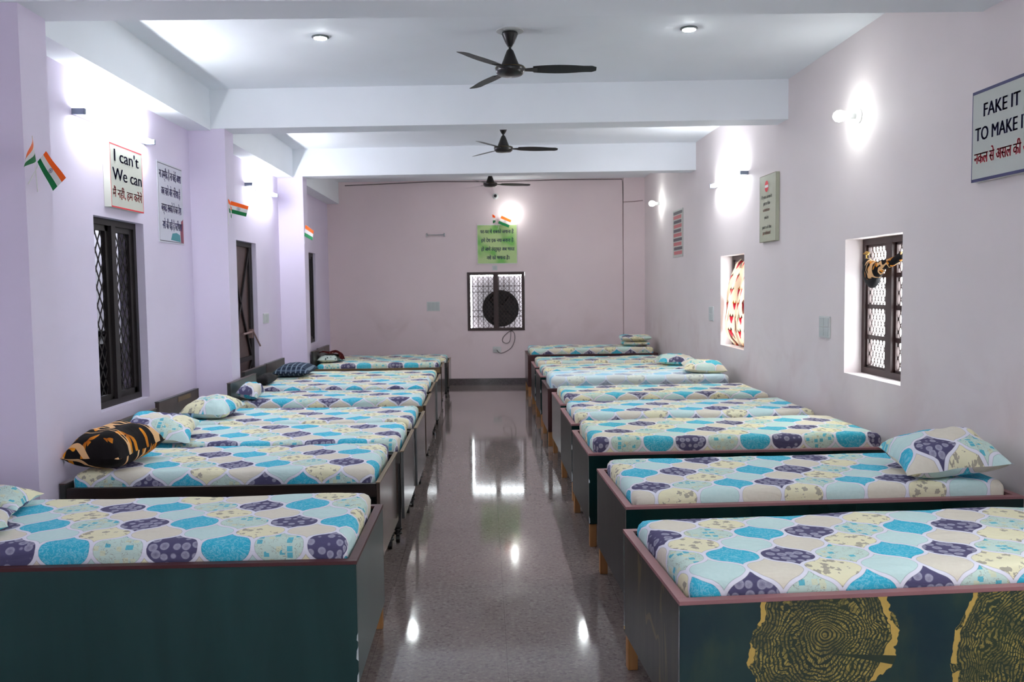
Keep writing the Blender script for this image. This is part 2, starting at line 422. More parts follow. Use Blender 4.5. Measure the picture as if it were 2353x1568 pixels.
# ------------------------------------------------------------------ mesh helpers
class MB:
    def __init__(self):
        self.bm = bmesh.new()
        self.uvl = self.bm.loops.layers.uv.new('UVMap')
    def box(self, a, b, bev=0.0, rot=None):
        a, b = Vector(a), Vector(b)
        lo = Vector(map(min, a, b)); hi = Vector(map(max, a, b))
        r = bmesh.ops.create_cube(self.bm, size=1.0)
        vs = r['verts']; c = (lo + hi) / 2; d = hi - lo
        for v in vs:
            v.co = Vector((v.co.x * d.x, v.co.y * d.y, v.co.z * d.z))
            if rot is not None: v.co = rot @ v.co
            v.co += c
        if bev > 0:
            es = list({e for v in vs for e in v.link_edges})
            bmesh.ops.bevel(self.bm, geom=es, offset=bev, segments=2, affect='EDGES', profile=0.5)
        return self
    def bar(self, p, q, w, h=None):
        h = h or w
        p, q = Vector(p), Vector(q); d = q - p; L = d.length
        if L < 1e-6: return self
        rot = d.to_track_quat('X', 'Z').to_matrix()
        r = bmesh.ops.create_cube(self.bm, size=1.0)
        for v in r['verts']:
            v.co = rot @ Vector((v.co.x * L, v.co.y * w, v.co.z * h)) + (p + q) / 2
        return self
    def cyl(self, p, q, r, r2=None, seg=16, cap=True):
        p, q = Vector(p), Vector(q); d = q - p
        rot = d.to_track_quat('Z', 'Y').to_matrix()
        res = bmesh.ops.create_cone(self.bm, cap_ends=cap, segments=seg, radius1=r, radius2=r if r2 is None else r2, depth=d.length)
        for v in res['verts']: v.co = rot @ v.co + (p + q) / 2
        return self
    def sphere(self, c, r, sc=(1, 1, 1), seg=20):
        res = bmesh.ops.create_uvsphere(self.bm, u_segments=seg, v_segments=seg // 2, radius=r)
        for v in res['verts']: v.co = Vector((v.co.x * sc[0], v.co.y * sc[1], v.co.z * sc[2])) + Vector(c)
        return self
    def lathe(self, prof, seg=28, c=(0, 0, 0), axis='Z'):
        rings = []
        for (r, z) in prof:
            ring = []
            for i in range(seg):
                a = 2 * pi * i / seg
                p = Vector((r * cos(a), r * sin(a), z))
                if axis == 'Y': p = Vector((p.x, p.z, p.y))
                ring.append(self.bm.verts.new(p + Vector(c)))
            rings.append(ring)
        for k in range(len(rings) - 1):
            for i in range(seg):
                j = (i + 1) % seg
                self.bm.faces.new((rings[k][i], rings[k][j], rings[k + 1][j], rings[k + 1][i]))
        self.bm.faces.new(rings[0][::-1]); self.bm.faces.new(rings[-1])
        return self
    def tube(self, pts, r, seg=8):
        pts = [Vector(p) for p in pts]
        rings = []
        prev = None
        for i, p in enumerate(pts):
            d = (pts[min(i + 1, len(pts) - 1)] - pts[max(i - 1, 0)]).normalized()
            if prev is None:
                n = d.orthogonal().normalized()
            else:
                n = (prev - d * prev.dot(d)).normalized()
            prev = n; b = d.cross(n)
            rings.append([self.bm.verts.new(p + (n * cos(2 * pi * k / seg) + b * sin(2 * pi * k / seg)) * r) for k in range(seg)])
        for a, b2 in zip(rings, rings[1:]):
            for k in range(seg):
                j = (k + 1) % seg
                self.bm.faces.new((a[k], a[j], b2[j], b2[k]))
        self.bm.faces.new(rings[0][::-1]); self.bm.faces.new(rings[-1])
        return self
    def grid(self, nu, nv, fn, close=False):
        """fn(i/nu, j/nv) -> (co, uv)"""
        vs, uvs = [], []
        for j in range(nv + 1):
            for i in range(nu + 1):
                co, uv = fn(i / nu, j / nv)
                vs.append(self.bm.verts.new(co)); uvs.append(uv)
        for j in range(nv):
            for i in range(nu):
                ids = (j * (nu + 1) + i, j * (nu + 1) + i + 1, (j + 1) * (nu + 1) + i + 1, (j + 1) * (nu + 1) + i)
                f = self.bm.faces.new([vs[k] for k in ids])
                for l, k in zip(f.loops, ids): l[self.uvl].uv = uvs[k]
        if close:
            loop = [vs[i] for i in range(nu + 1)] + [vs[j * (nu + 1) + nu] for j in range(1, nv + 1)] + \
                   [vs[nv * (nu + 1) + i] for i in range(nu - 1, -1, -1)] + [vs[j * (nu + 1)] for j in range(nv - 1, 0, -1)]
            self.bm.faces.new(loop[::-1])
        return vs
    def prism(self, pts, ext):
        """flat polygon extruded by vector ext"""
        vs = [self.bm.verts.new(p) for p in pts]
        f = self.bm.faces.new(vs)
        r = bmesh.ops.extrude_face_region(self.bm, geom=[f])
        for v in r['geom']:
            if isinstance(v, bmesh.types.BMVert): v.co += Vector(ext)
        return self
    def build(self, name, mat, parent=None, smooth=False, flip=True):
        if flip: bmesh.ops.recalc_face_normals(self.bm, faces=self.bm.faces)
        me = bpy.data.meshes.new(name)
        self.bm.to_mesh(me); self.bm.free()
        if isinstance(mat, str): mat = M[mat]
        me.materials.append(mat)
        if smooth:
            for p in me.polygons: p.use_smooth = True
            try: me.set_sharp_from_angle(angle=radians(42))
            except Exception: pass
        o = bpy.data.objects.new(name, me)
        COL.objects.link(o)
        if parent: o.parent = parent
        return o

def tag(o, label=None, cat=None, group=None, kind=None):
    if label: o['label'] = label
    if cat: o['category'] = cat
    if group: o['group'] = group
    if kind: o['kind'] = kind
    return o

def empty(name, loc=(0, 0, 0), rz=0.0, mat=None):
    o = bpy.data.objects.new(name, None)
    COL.objects.link(o)
    o.empty_display_size = 0.1
    if mat is not None: o.matrix_world = mat
    else:
        o.location = loc; o.rotation_euler = (0, 0, rz)
    return o

def copy_tree(o, parent=None):
    c = o.copy(); COL.objects.link(c); c.parent = parent
    for ch in list(o.children): copy_tree(ch, c)
    return c

# room frame -------------------------------------------------------
XL, XR, ZC, ZB = -2.61, 2.68, 3.43, 3.085
B0, B1 = Vector((XL, 14.80)), Vector((XR, 14.50))       # the far wall runs slightly askew
def YB(x): return B0.y + (B1.y - B0.y) * (x - B0.x) / (B1.x - B0.x)
bang = math.atan2(B1.y - B0.y, B1.x - B0.x)
def frame_mat(origin, right, up=(0, 0, 1)):
    r = Vector(right).normalized(); u = Vector(up); n = r.cross(u).normalized()
    m = Matrix((r, u, n)).transposed().to_4x4(); m.translation = origin
    return m
def on_left(y, z, d=0.0, x=XL): return frame_mat((x + d, y, z), (0, 1, 0))
def on_right(y, z, d=0.0): return frame_mat((XR - d, y, z), (0, -1, 0))
def on_back(x, z, d=0.0):
    r = Vector((cos(bang), sin(bang), 0))
    nrm = r.cross(Vector((0, 0, 1)))
    return frame_mat(Vector((x, YB(x), z)) + nrm * d, r)

def wall_with_holes(name, mat, a0, a1, z0, z1, holes, place):
    """wall in a local frame (a along, z up) split round its openings; place(a, z, depth) -> world"""
    mb = MB()
    As = sorted({a0, a1, *[h[0] for h in holes], *[h[1] for h in holes]})
    Zs = sorted({z0, z1, *[h[2] for h in holes], *[h[3] for h in holes]})
    def hole(i, j):
        am, zm = (As[i] + As[i + 1]) / 2, (Zs[j] + Zs[j + 1]) / 2
        return any(h[0] < am < h[1] and h[2] < zm < h[3] for h in holes)
    T = place.T
    def quad(ps):
        mb.bm.faces.new([mb.bm.verts.new(place(*p)) for p in ps])
    na, nz = len(As) - 1, len(Zs) - 1
    solid = lambda i, j: 0 <= i < na and 0 <= j < nz and not hole(i, j)
    for i in range(na):
        for j in range(nz):
            if not solid(i, j): continue
            a, b, c, d = As[i], As[i + 1], Zs[j], Zs[j + 1]
            quad([(a, c, 0), (b, c, 0), (b, d, 0), (a, d, 0)])
            quad([(a, c, T), (b, c, T), (b, d, T), (a, d, T)])
            if not solid(i - 1, j): quad([(a, c, 0), (a, d, 0), (a, d, T), (a, c, T)])
            if not solid(i + 1, j): quad([(b, c, 0), (b, d, 0), (b, d, T), (b, c, T)])
            if not solid(i, j - 1): quad([(a, c, 0), (b, c, 0), (b, c, T), (a, c, T)])
            if not solid(i, j + 1): quad([(a, d, 0), (b, d, 0), (b, d, T), (a, d, T)])
    bmesh.ops.remove_doubles(mb.bm, verts=mb.bm.verts, dist=1e-5)
    o = mb.build(name, mat)
    tag(o, kind='structure')
    return o

YR = -3.6
def pl(a, z, d): return Vector((XL - d, a, z))
pl.T = 0.2
def pr(a, z, d): return Vector((XR + d, a, z))
pr.T = 0.24
_br = Vector((cos(bang), sin(bang), 0)); _bn = Vector((-sin(bang), cos(bang), 0))
def pb(a, z, d):
    p = Vector((B0.x, B0.y, 0)) + _br * ((a - B0.x) / cos(bang)) + _bn * d
    return Vector((p.x, p.y, z))
pb.T = 0.2
WL1 = (5.96, 6.82, 0.83, 2.165); DL = (9.22, 10.13, 0.0, 2.18); WL3 = (12.85, 13.67, 0.83, 2.20)
WR0 = (2.0, 2.9, 0.98, 1.968); WRm = (-1.9, -1.0, 0.98, 1.968)
WR1 = (5.51, 6.395, 0.98, 1.968); WR2 = (8.905, 9.795, 0.965, 1.965)
WB = (-0.28, 0.685, 0.915, 1.90)
wall_l = wall_with_holes('wall_left', 'lavender', YR, 15.2, -0.02, ZC + 0.1, [WL1, DL, WL3], pl)
wall_r = wall_with_holes('wall_right', 'pink', YR, 14.9, -0.02, ZC + 0.1, [WR1, WR2, WR0, WRm], pr)
wall_b = wall_with_holes('wall_back', 'pinkback', -2.8, 2.9, -0.02, ZC + 0.1, [WB], pb)
def pf(a, z, d): return Vector((a, YR - d, z))
pf.T = 0.2
wall_with_holes('wall_front', 'lavender', -4.3, 2.92, -0.02, ZC + 0.1, [(0.5, 1.1, 0.0, 2.1)], pf)  # unseen doorway behind the camera, added to let daylight in
tag(MB().box((-4.5, YR - 0.2, -0.2), (2.92, 15.3, 0.0)).build('floor', 'granite'), kind='structure')
ceil = tag(MB().box((-4.5, YR - 0.2, ZC), (2.92, 15.3, ZC + 0.2)).build('ceiling', 'ceil'), kind='structure')
# dim passage behind the lavender wall
tag(MB().box((-4.5, YR, -0.02), (-4.3, 15.3, ZC)).build('wall_passage', 'grey_wall'), kind='structure')
tag(MB().box((-4.3, 15.0, -0.02), (-2.81, 15.2, ZC)).build('wall_passage_end', 'grey_wall'), kind='structure')
# beams (parts of the ceiling)
def skew_beam(yl0, yr0, yl1, yr1):
    m = MB(); x0, x1 = XL - 0.05, XR + 0.05
    bot = [(x0, yl0, ZB), (x1, yr0, ZB), (x1, yr1, ZB), (x0, yl1, ZB)]
    m.prism(bot, (0, 0, ZC + 0.05 - ZB))
    return m.build('beam', 'ceil', ceil)
skew_beam(4.47, 4.45, 4.80, 4.66)
skew_beam(7.94, 7.63, 8.23, 7.91)
skew_beam(11.29, 10.95, 11.58, 11.20)
skew_beam(0.9, 0.9, 1.2, 1.2)
m = MB(); m.box((XL - 0.05, YR, ZB - 0.015), (-2.41, 14.85, ZC + 0.05)); m.build('beam', 'ceil', ceil)
# pillars (parts of the lavender wall)
for a, b in ((4.48, 4.755), (7.93, 8.19), (11.28, 11.53), (1.0, 1.28)):
    MB().box((XL - 0.02, a, 0), (-2.29, b, ZB + 0.0)).build('pillar', 'lavender', wall_l)
m = MB()
q = [pb(2.335, 0, 0), pb(2.335, 0, -0.045), pb(2.70, 0, -0.045), pb(2.70, 0, 0)]
m.prism(q, (0, 0, ZC)); m.build('pillar', 'pinkback', wall_b)
# skirting
m = MB(); m.prism([pb(-2.61, 0, 0.005), pb(-2.61, 0, -0.015), pb(2.68, 0, -0.015), pb(2.68, 0, 0.005)], (0, 0, 0.11))
tag(m.build('baseboard_back', 'skirting'), kind='structure')
tag(MB().box((XL, YR, 0), (XL + 0.015, 9.22, 0.11)).box((XL, 10.13, 0), (XL + 0.015, 14.75, 0.11)).build('baseboard_left', 'skirting'), kind='structure')
tag(MB().box((XR - 0.015, YR, 0), (XR, 14.45, 0.11)).build('baseboard_right', 'skirting'), kind='structure')

# ------------------------------------------------------------------ windows
def diamond_mesh(mb, x0, x1, y0, y1, px, py, w, t, z):
    """expanded-metal lattice inside a rectangle, local xy plane at depth z"""
    def clip(xa, ya, xb, yb):
        t0, t1 = 0.0, 1.0; dx, dy = xb - xa, yb - ya
        for p, q in ((-dx, xa - x0), (dx, x1 - xa), (-dy, ya - y0), (dy, y1 - ya)):
            if abs(p) < 1e-9:
                if q < 0: return None
            else:
                r = q / p
                if p < 0: t0 = max(t0, r)
                else: t1 = min(t1, r)
        return None if t0 >= t1 else ((xa + dx * t0, ya + dy * t0), (xa + dx * t1, ya + dy * t1))
    H = y1 - y0; sl = H / py * px
    k = x0 - sl
    while k < x1 + sl:
        for s in (1, -1):
            r = clip(k, y0, k + s * sl, y1)
            if r: mb.bar((*r[0], z), (*r[1], z), w, t)
        k += px
    return mb

def casement_window(name, mat4, w, h, fmat, depth_frame, px, py, ww, bars=0, fw=0.05, stile=0.045, mull=0.06):
    root = empty(name, mat=mat4); tag(root, kind='structure')
    m = MB()
    m.box((0, 0, -0.03), (w, fw, 0.03)).box((0, h - fw, -0.03), (w, h, 0.03))
    m.box((0, fw, -0.03), (fw, h - fw, 0.03)).box((w - fw, fw, -0.03), (w, h - fw, 0.03))
    m.box((w / 2 - mull / 2, fw, -0.028), (w / 2 + mull / 2, h - fw, 0.04))
    m.build('window_frame', fmat, root)
    for s in (0, 1):
        a, b = (fw, w / 2 - mull / 2) if s == 0 else (w / 2 + mull / 2, w - fw)
        c = MB()
        st = stile
        c.box((a, fw, -0.015), (b, fw + st * .8, 0.015)).box((a, h - fw - st * .8, -0.015), (b, h - fw, 0.015))
        c.box((a, fw, -0.015), (a + st, h - fw, 0.015)).box((b - st, fw, -0.015), (b, h - fw, 0.015))
        for k in range(1, bars + 1):
            y = fw + (h - 2 * fw) * k / (bars + 1)
            c.box((a, y - 0.016, -0.012), (b, y + 0.016, 0.012))
        ch = c.build('casement', fmat, root)
        g = MB(); diamond_mesh(g, a + st * .6, b - st * .6, fw + st * .5, h - fw - st * .5, px, py, ww, 0.004, -0.004)
        g.build('lattice', fmat, ch)
    return root

w1 = casement_window('window_1', on_left(WL1[0], WL1[2], -0.09), WL1[1] - WL1[0], WL1[3] - WL1[2], 'winframe_black', 0, 0.082, 0.13, 0.012, fw=0.045, stile=0.05, mull=0.07)
w3 = casement_window('window_2', on_left(WL3[0], WL3[2], -0.07), WL3[1] - WL3[0], WL3[3] - WL3[2], 'winframe_black', 0, 0.082, 0.13, 0.012)
r1 = casement_window('window_3', on_right(WR1[1], WR1[2], -0.16), WR1[1] - WR1[0], WR1[3] - WR1[2], 'winframe', 0, 0.05, 0.09, 0.0075, bars=3, fw=0.045, stile=0.022, mull=0.09)
r2 = casement_window('window_4', on_right(WR2[1], WR2[2], -0.16), WR2[1] - WR2[0], WR2[3] - WR2[2], 'winframe', 0, 0.05, 0.09, 0.0075, bars=3, fw=0.045, stile=0.022, mull=0.09)
for k_, W_ in ((6, WR0), (7, WRm)):  # two added windows out of view, for extra daylight
    casement_window(f'window_{k_}', on_right(W_[1], W_[2], -0.16), W_[1] - W_[0], W_[3] - W_[2], 'winframe', 0, 0.05, 0.09, 0.0075, bars=3, fw=0.045, stile=0.022, mull=0.09)
bw = casement_window('window_5', on_back(WB[0], WB[2], -0.02), WB[1] - WB[0], WB[3] - WB[2], 'winframe', 0, 0.062, 0.078, 0.006, fw=0.04, stile=0.012, mull=0.055)
m = MB()   # security bars behind the far lattice
Wd, Hd = WB[1] - WB[0], WB[3] - WB[2]
for k in range(1, 11): m.box((Wd * k / 11 - 0.005, 0.02, -0.075), (Wd * k / 11 + 0.005, Hd - 0.02, -0.065))
for k in (0.24, 0.34, 0.66, 0.76): m.box((0.02, Hd * k - 0.005, -0.08), (Wd - 0.02, Hd * k + 0.005, -0.06))
m.build('security_bars', 'winframe_black', bw)

# steel door in the lavender wall
dr = empty('door_1', mat=on_left(DL[0], 0, -0.08)); tag(dr, kind='structure')
dw, dh = DL[1] - DL[0], DL[3]
m = MB(); m.box((0, 0, -0.03), (0.05, dh, 0.03)).box((dw - 0.05, 0, -0.03), (dw, dh, 0.03)).box((0.05, dh - 0.05, -0.03), (dw - 0.05, dh, 0.03))
m.build('door_frame', 'winframe_black', dr)
m = MB(); m.box((0.05, 0.01, -0.01), (dw - 0.05, dh - 0.05, 0.0)); leaf = m.build('door_leaf', 'door', dr)
m = MB()
for (p, q) in (((0.08, 0.9), (dw - 0.08, 2.1)), ((0.08, 2.1), (dw - 0.08, 0.9)), ((0.08, 0.05), (dw - 0.08, 0.85))):
    m.bar((*p, 0.012), (*q, 0.012), 0.03, 0.02)
m.box((0.07, 0.85, 0.0), (dw - 0.07, 0.9, 0.025)).box((0.05, 0.01, 0), (0.1, dh - 0.05, 0.025)).box((dw - 0.1, 0.01, 0), (dw - 0.05, dh - 0.05, 0.025))
m.build('brace', 'winframe_black', leaf)
m = MB(); m.cyl((dw - 0.45, 1.16, 0.03), (dw - 0.03, 1.17, 0.03), 0.012).cyl((dw - 0.1, 1.17, 0.05), (dw + 0.03, 1.0, 0.09), 0.009).box((dw - 0.12, 1.1, 0.0), (dw - 0.06, 1.2, 0.04))
m.build('door_bolt', 'wire_pale', leaf)

# behind the lavender-side window: a dark drum and an unseen lamp added to light the passage
m = MB(); m.cyl((-3.55, 9.6, 3.30), (-3.55, 10.8, 3.30), 0.016)
pl_ = MB().box((-3.6, 9.55, 3.32), (-3.5, 10.85, 3.43)).build('passage_fill_light', 'white_plastic')
tag(pl_, 'unseen white batten lamp added in the passage behind the lavender wall', 'ceiling light')
m.build('tube', emit('passage fill tube', (0.9, 0.95, 1.0), 110.0), pl_)
dm = empty('drum', (-3.55, 8.15, 0)); tag(dm, 'dark rounded drum standing behind the large lattice window', 'drum')
MB().lathe([(0.30, 0), (0.33, 0.05), (0.34, 0.6), (0.33, 1.02), (0.27, 1.18), (0.12, 1.24)]).build('body', 'black', dm, True)
MB().lathe([(0.10, 1.24), (0.11, 1.26), (0.09, 1.29), (0.02, 1.3)]).build('lid', 'winframe_black', dm, True)

# air cooler outside the far window
ac = empty('air_cooler', mat=on_back(0.235, 0.55, -0.27)); tag(ac, 'grey air cooler with a round black fan opening outside the far window', 'air cooler')
m = MB()
seg = 40; Rr = 0.315; cyy = 0.73
m2 = MB(); bm_ = m2.bm
inn, out = [], []
for i in range(seg):
    a = 2 * pi * i / seg
    inn.append(bm_.verts.new((0.03 + Rr * cos(a), cyy + Rr * sin(a), 0)))
    s_ = max(abs(cos(a)) / 0.46, abs(sin(a)) / 0.62)
    out.append(bm_.verts.new((cos(a) / s_ + 0.0, 0.665 + sin(a) / s_, 0)))
for i in range(seg):
    j = (i + 1) % seg
    bm_.faces.new((inn[i], inn[j], out[j], out[i]))
r = bmesh.ops.extrude_face_region(bm_, geom=list(bm_.faces))
for v in r['geom']:
    if isinstance(v, bmesh.types.BMVert): v.co.z -= 0.03
m2.build('front_panel', plain('cooler grey', srgb(205, 208, 212), 0.5), ac)
MB().box((-0.46, 0.04, -0.5), (0.46, 1.28, -0.47)).box((-0.46, 0.04, -0.47), (-0.43, 1.28, -0.03)).box((0.43, 0.04, -0.47), (0.46, 1.28, -0.03)).box((-0.43, 1.25, -0.47), (0.43, 1.28, -0.03)).box((-0.43, 0.04, -0.47), (0.43, 0.1, -0.03)).build('body', 'black', ac)
m = MB(); m.cyl((0.03, cyy, -0.25), (0.03, cyy, -0.12), 0.06)
m.build('motor', 'winframe_black', ac)
for k in range(4):
    a = k * pi / 2 + 0.4
    MB().prism([(0.03 + 0.05 * cos(a), cyy + 0.05 * sin(a), -0.16), (0.03 + 0.27 * cos(a - .1), cyy + 0.27 * sin(a - .1), -0.14), (0.03 + 0.27 * cos(a + .6), cyy + 0.27 * sin(a + .6), -0.2), (0.03 + 0.05 * cos(a + 0.8), cyy + 0.05 * sin(a + .8), -0.2)], (0, 0, 0.004)).build('blade', 'winframe_black', ac)
for x_ in (-0.4, 0.35): MB().box((x_, -0.55, -0.48), (x_ + 0.05, 0.04, -0.03)).build('leg', 'black', ac)

# ------------------------------------------------------------------ lamps
def tube_light(mat4, label):
    root = empty('tube_light', mat=mat4); tag(root, label, 'tube light', 'tube lights on the side walls')
    MB().box((-0.60, -0.018, 0.0), (0.60, 0.018, 0.022), 0.003).build('batten', 'white_plastic', root)
    for s in (-1, 1):
        MB().box((s * 0.602, -0.02, 0.0), (s * 0.575, 0.02, 0.084), 0.004).build('end_cap', 'bluegrey', root)
    MB().cyl((-0.575, 0, 0.064), (0.575, 0, 0.064), 0.0145, seg=16).build('tube', 'tube', root, True)
    return root
tube_light(on_left(6.31, 2.80), 'glowing tube light above the red edged motto board')
tube_light(on_left(10.33, 2.81), 'glowing tube light on the lavender wall above the brown steel door')
tube_light(on_right(9.37, 2.77), 'glowing tube light high on the pink wall near the curtained window')
tube_light(on_right(1.2, 2.78), 'unseen tube light added on the pink wall beside the camera, out of frame')  # unseen tube, added to brighten the bay around the camera

def bulb_light(mat4, label):
    root = empty('light_bulb', mat=mat4); tag(root, label, 'light bulb', 'bare bulbs in wall holders')
    h = MB(); h.lathe([(0.05, 0), (0.05, 0.008), (0.036, 0.018), (0.022, 0.03), (0.021, 0.075), (0.019, 0.08)], 24)
    h.build('holder', 'white_plastic', root, True)
    b = MB(); b.lathe([(0.014, 0.08), (0.018, 0.095), (0.034, 0.112), (0.041, 0.140), (0.038, 0.164), (0.022, 0.183), (0.004, 0.188)], 24)
    b.build('glass', 'bulb', root, True)
    return root
bulb_light(on_right(6.18, 2.83), 'lit bare bulb on the pink wall, closest to the navy lettered board')
bulb_light(on_right(13.08, 2.87), 'lit bare bulb on the pink wall near the far corner')
bulb_light(on_back(0.47, 2.87), 'lit bare bulb on the far wall just above the green poster')

def down_light(x, y, label):
    root = empty('downlight', (x, y, ZC)); tag(root, label, 'downlight', 'round ceiling downlights')
    MB().lathe([(0.060, 0.0), (0.062, -0.006), (0.052, -0.012), (0.046, -0.012)], 28).build('bezel', 'steel', root, True)
    MB().lathe([(0.045, -0.009), (0.045, -0.014), (0.030, -0.018), (0.004, -0.019)], 28).build('lens', 'down', root, True)
down_light(-1.13, 6.31, 'lit downlight in the ceiling on the lavender wall side of the big fan')
down_light(1.45, 6.13, 'lit downlight in the ceiling on the pink wall side of the big fan')

down_light(-1.13, 9.15, 'unseen added downlight on the lavender wall side behind the second cross beam')  # this pair is added, hidden by the beam, to brighten the far end
down_light(1.43, 8.95, 'unseen added downlight on the pink wall side behind the second cross beam')
down_light(-1.13, 12.7, 'downlight on the lavender wall side near the farthest fan')
down_light(1.40, 12.5, 'downlight on the pink wall side near the farthest fan')
down_light(-1.13, 1.9, 'added ceiling downlight above the nearest bed by the lavender wall, out of frame')  # pair added overhead, never in view, to brighten the near beds
down_light(1.45, 2.4, 'added ceiling downlight above the nearest bed by the pink wall, out of frame')

# ------------------------------------------------------------------ ceiling fans
def make_fan(x, y, label, a0):
    root = empty('ceiling_fan', (x, y, ZC)); tag(root, label, 'ceiling fan', 'three bladed ceiling fans')
    MB().lathe([(0.095, 0.0), (0.095, -0.006), (0.02, -0.010)], 30).build('ceiling_plate', 'white_plastic', root, True)
    MB().lathe([(0.022, -0.006), (0.055, -0.016), (0.058, -0.024), (0.052, -0.036), (0.046, -0.052), (0.030, -0.088), (0.014, -0.112)], 28).build('canopy', 'fan', root, True)
    MB().cyl((0, 0, -0.01), (0, 0, -0.16), 0.0095, seg=14).build('downrod', 'fan', root, True)
    MB().lathe([(0.012, -0.125), (0.024, -0.138), (0.036, -0.168), (0.050, -0.205), (0.060, -0.228), (0.062, -0.245)], 28).build('cone', 'fan', root, True)
    MB().lathe([(0.060, -0.243), (0.098, -0.248), (0.104, -0.256), (0.103, -0.275), (0.096, -0.292), (0.080, -0.305), (0.010, -0.311)], 40).build('motor_housing', 'fan', root, True)
    MB().lathe([(0.1035, -0.2545), (0.1062, -0.2565), (0.1035, -0.2585)], 40).build('ring', 'gold', root, True)
    for k in range(3):
        a = a0 + k * 2 * pi / 3
        m = MB()
        R3 = Matrix.Rotation(a, 3, 'Z')
        def fn(s, t, R3=R3):
            r = 0.16 + 0.44 * s
            w = 0.050 + 0.018 * sin(pi * min(1, s * 1.25))
            if s > 0.93: w *= 1 - (s - 0.93) * 6
            yy = (t - 0.5) * 2 * w
            zz = -0.268 - yy * 0.19 - 0.006 * s
            return R3 @ Vector((r, yy, zz)), (s, t)
        m.grid(14, 4, fn)
        bmesh.ops.solidify(m.bm, geom=list(m.bm.faces), thickness=0.0025)
        bl = m.build('blade', 'fan', root, True)
        m = MB()
        p = [R3 @ Vector(v) for v in ((0.09, -0.022, -0.266), (0.19, -0.03, -0.262), (0.19, 0.03, -0.276), (0.09, 0.022, -0.270))]
        m.prism(p, (0, 0, -0.004)); m.build('blade_bracket', 'fan', bl)
    return root
make_fan(0.205, 6.18, 'black ceiling fan largest in view, between the two round downlights', radians(-4))
make_fan(0.235, 9.65, 'black ceiling fan hanging between the two middle cross beams', radians(3))
make_fan(0.115, 12.95, 'black ceiling fan farthest away, just above the dome camera', radians(8))

# ------------------------------------------------------------------ beds
def bed_root(name, x, y, rot, side, label, group):
    r = empty(name, (x, y, 0), radians(rot)); tag(r, label, 'bed', group); return r

def BX(side, u0, v0, z0, u1, v1, z1, bev=0.0, mb=None):
    mb = mb or MB()
    mb.box((side * u0, v0, z0), (side * u1, v1, z1), bev); return mb

def box_bed(x, y, rot, side, L, Wd, label, top=0.6, side_m='side_teal', end_m='end_dark', rim_m='rim', chips=False, zl=0.15):
    r = bed_root('box_bed', x, y, rot, side, label, 'laminate box beds in two rows')
    t = 0.02; rw = 0.034; rt = 0.014
    BX(side, 0.0, 0.0, zl, L, t, top - rt, 0.0015).build('side_panel', side_m, r)
    BX(side, 0.0, Wd - t, zl, L, Wd, top - rt, 0.0015).build('side_panel', side_m, r)
    BX(side, 0.0, t, zl, t, Wd - t, top - rt, 0.0015).build('end_panel', end_m, r)
    BX(side, L - t, t, zl, L, Wd - t, top - rt, 0.0015).build('end_panel', end_m, r)
    m = MB(); o = 0.002
    BX(side, -o, -o, top - rt, L + o, rw, top, 0.001, m); BX(side, -o, Wd - rw, top - rt, L + o, Wd + o, top, 0.001, m)
    BX(side, -o, rw, top - rt, rw, Wd - rw, top, 0.001, m); BX(side, L - rw, rw, top - rt, L + o, Wd - rw, top, 0.001, m)
    m.build('rim', rim_m, r)
    BX(side, t, t, top - 0.08, L - t, Wd - t, top - 0.06).build('deck', 'ply', r)
    for u in (0.004, L - 0.052):
        for v in (0.012, Wd - 0.06):
            BX(side, u + 0.001, v, 0.0, u + 0.045, v + 0.045, zl, 0.004).build('leg', 'legwood', r)
    if chips:
        m = MB(); rr = random.Random(int(y * 100)); z = zl + 0.002
        while z < top - 0.1:
            h = rr.uniform(0.012, 0.05) * (2.2 if z < zl + 0.1 else 1)
            if rr.random() < 0.42 or z < zl + 0.01:
                w = rr.uniform(0.004, 0.009)
                pts = [(-0.001, -0.0008, z), (w, -0.0008, z + h * .15), (w * .7, -0.0008, z + h * .7), (-0.001, -0.0008, z + h)]
                m.prism([(side * p[0], p[1], p[2]) for p in pts], (0, 0.002, 0))
                m.prism([(side * -0.0008, 0.0, z), (side * -0.0008, w * 0.6, z + h * .3), (side * -0.0008, 0.0, z + h)], (side * 0.001, 0, 0))
            z += h + rr.uniform(0.005, 0.06)
        tag(m.build('chipped_edge', 'chip', r), 'white flakes on the corner edge')
    return r

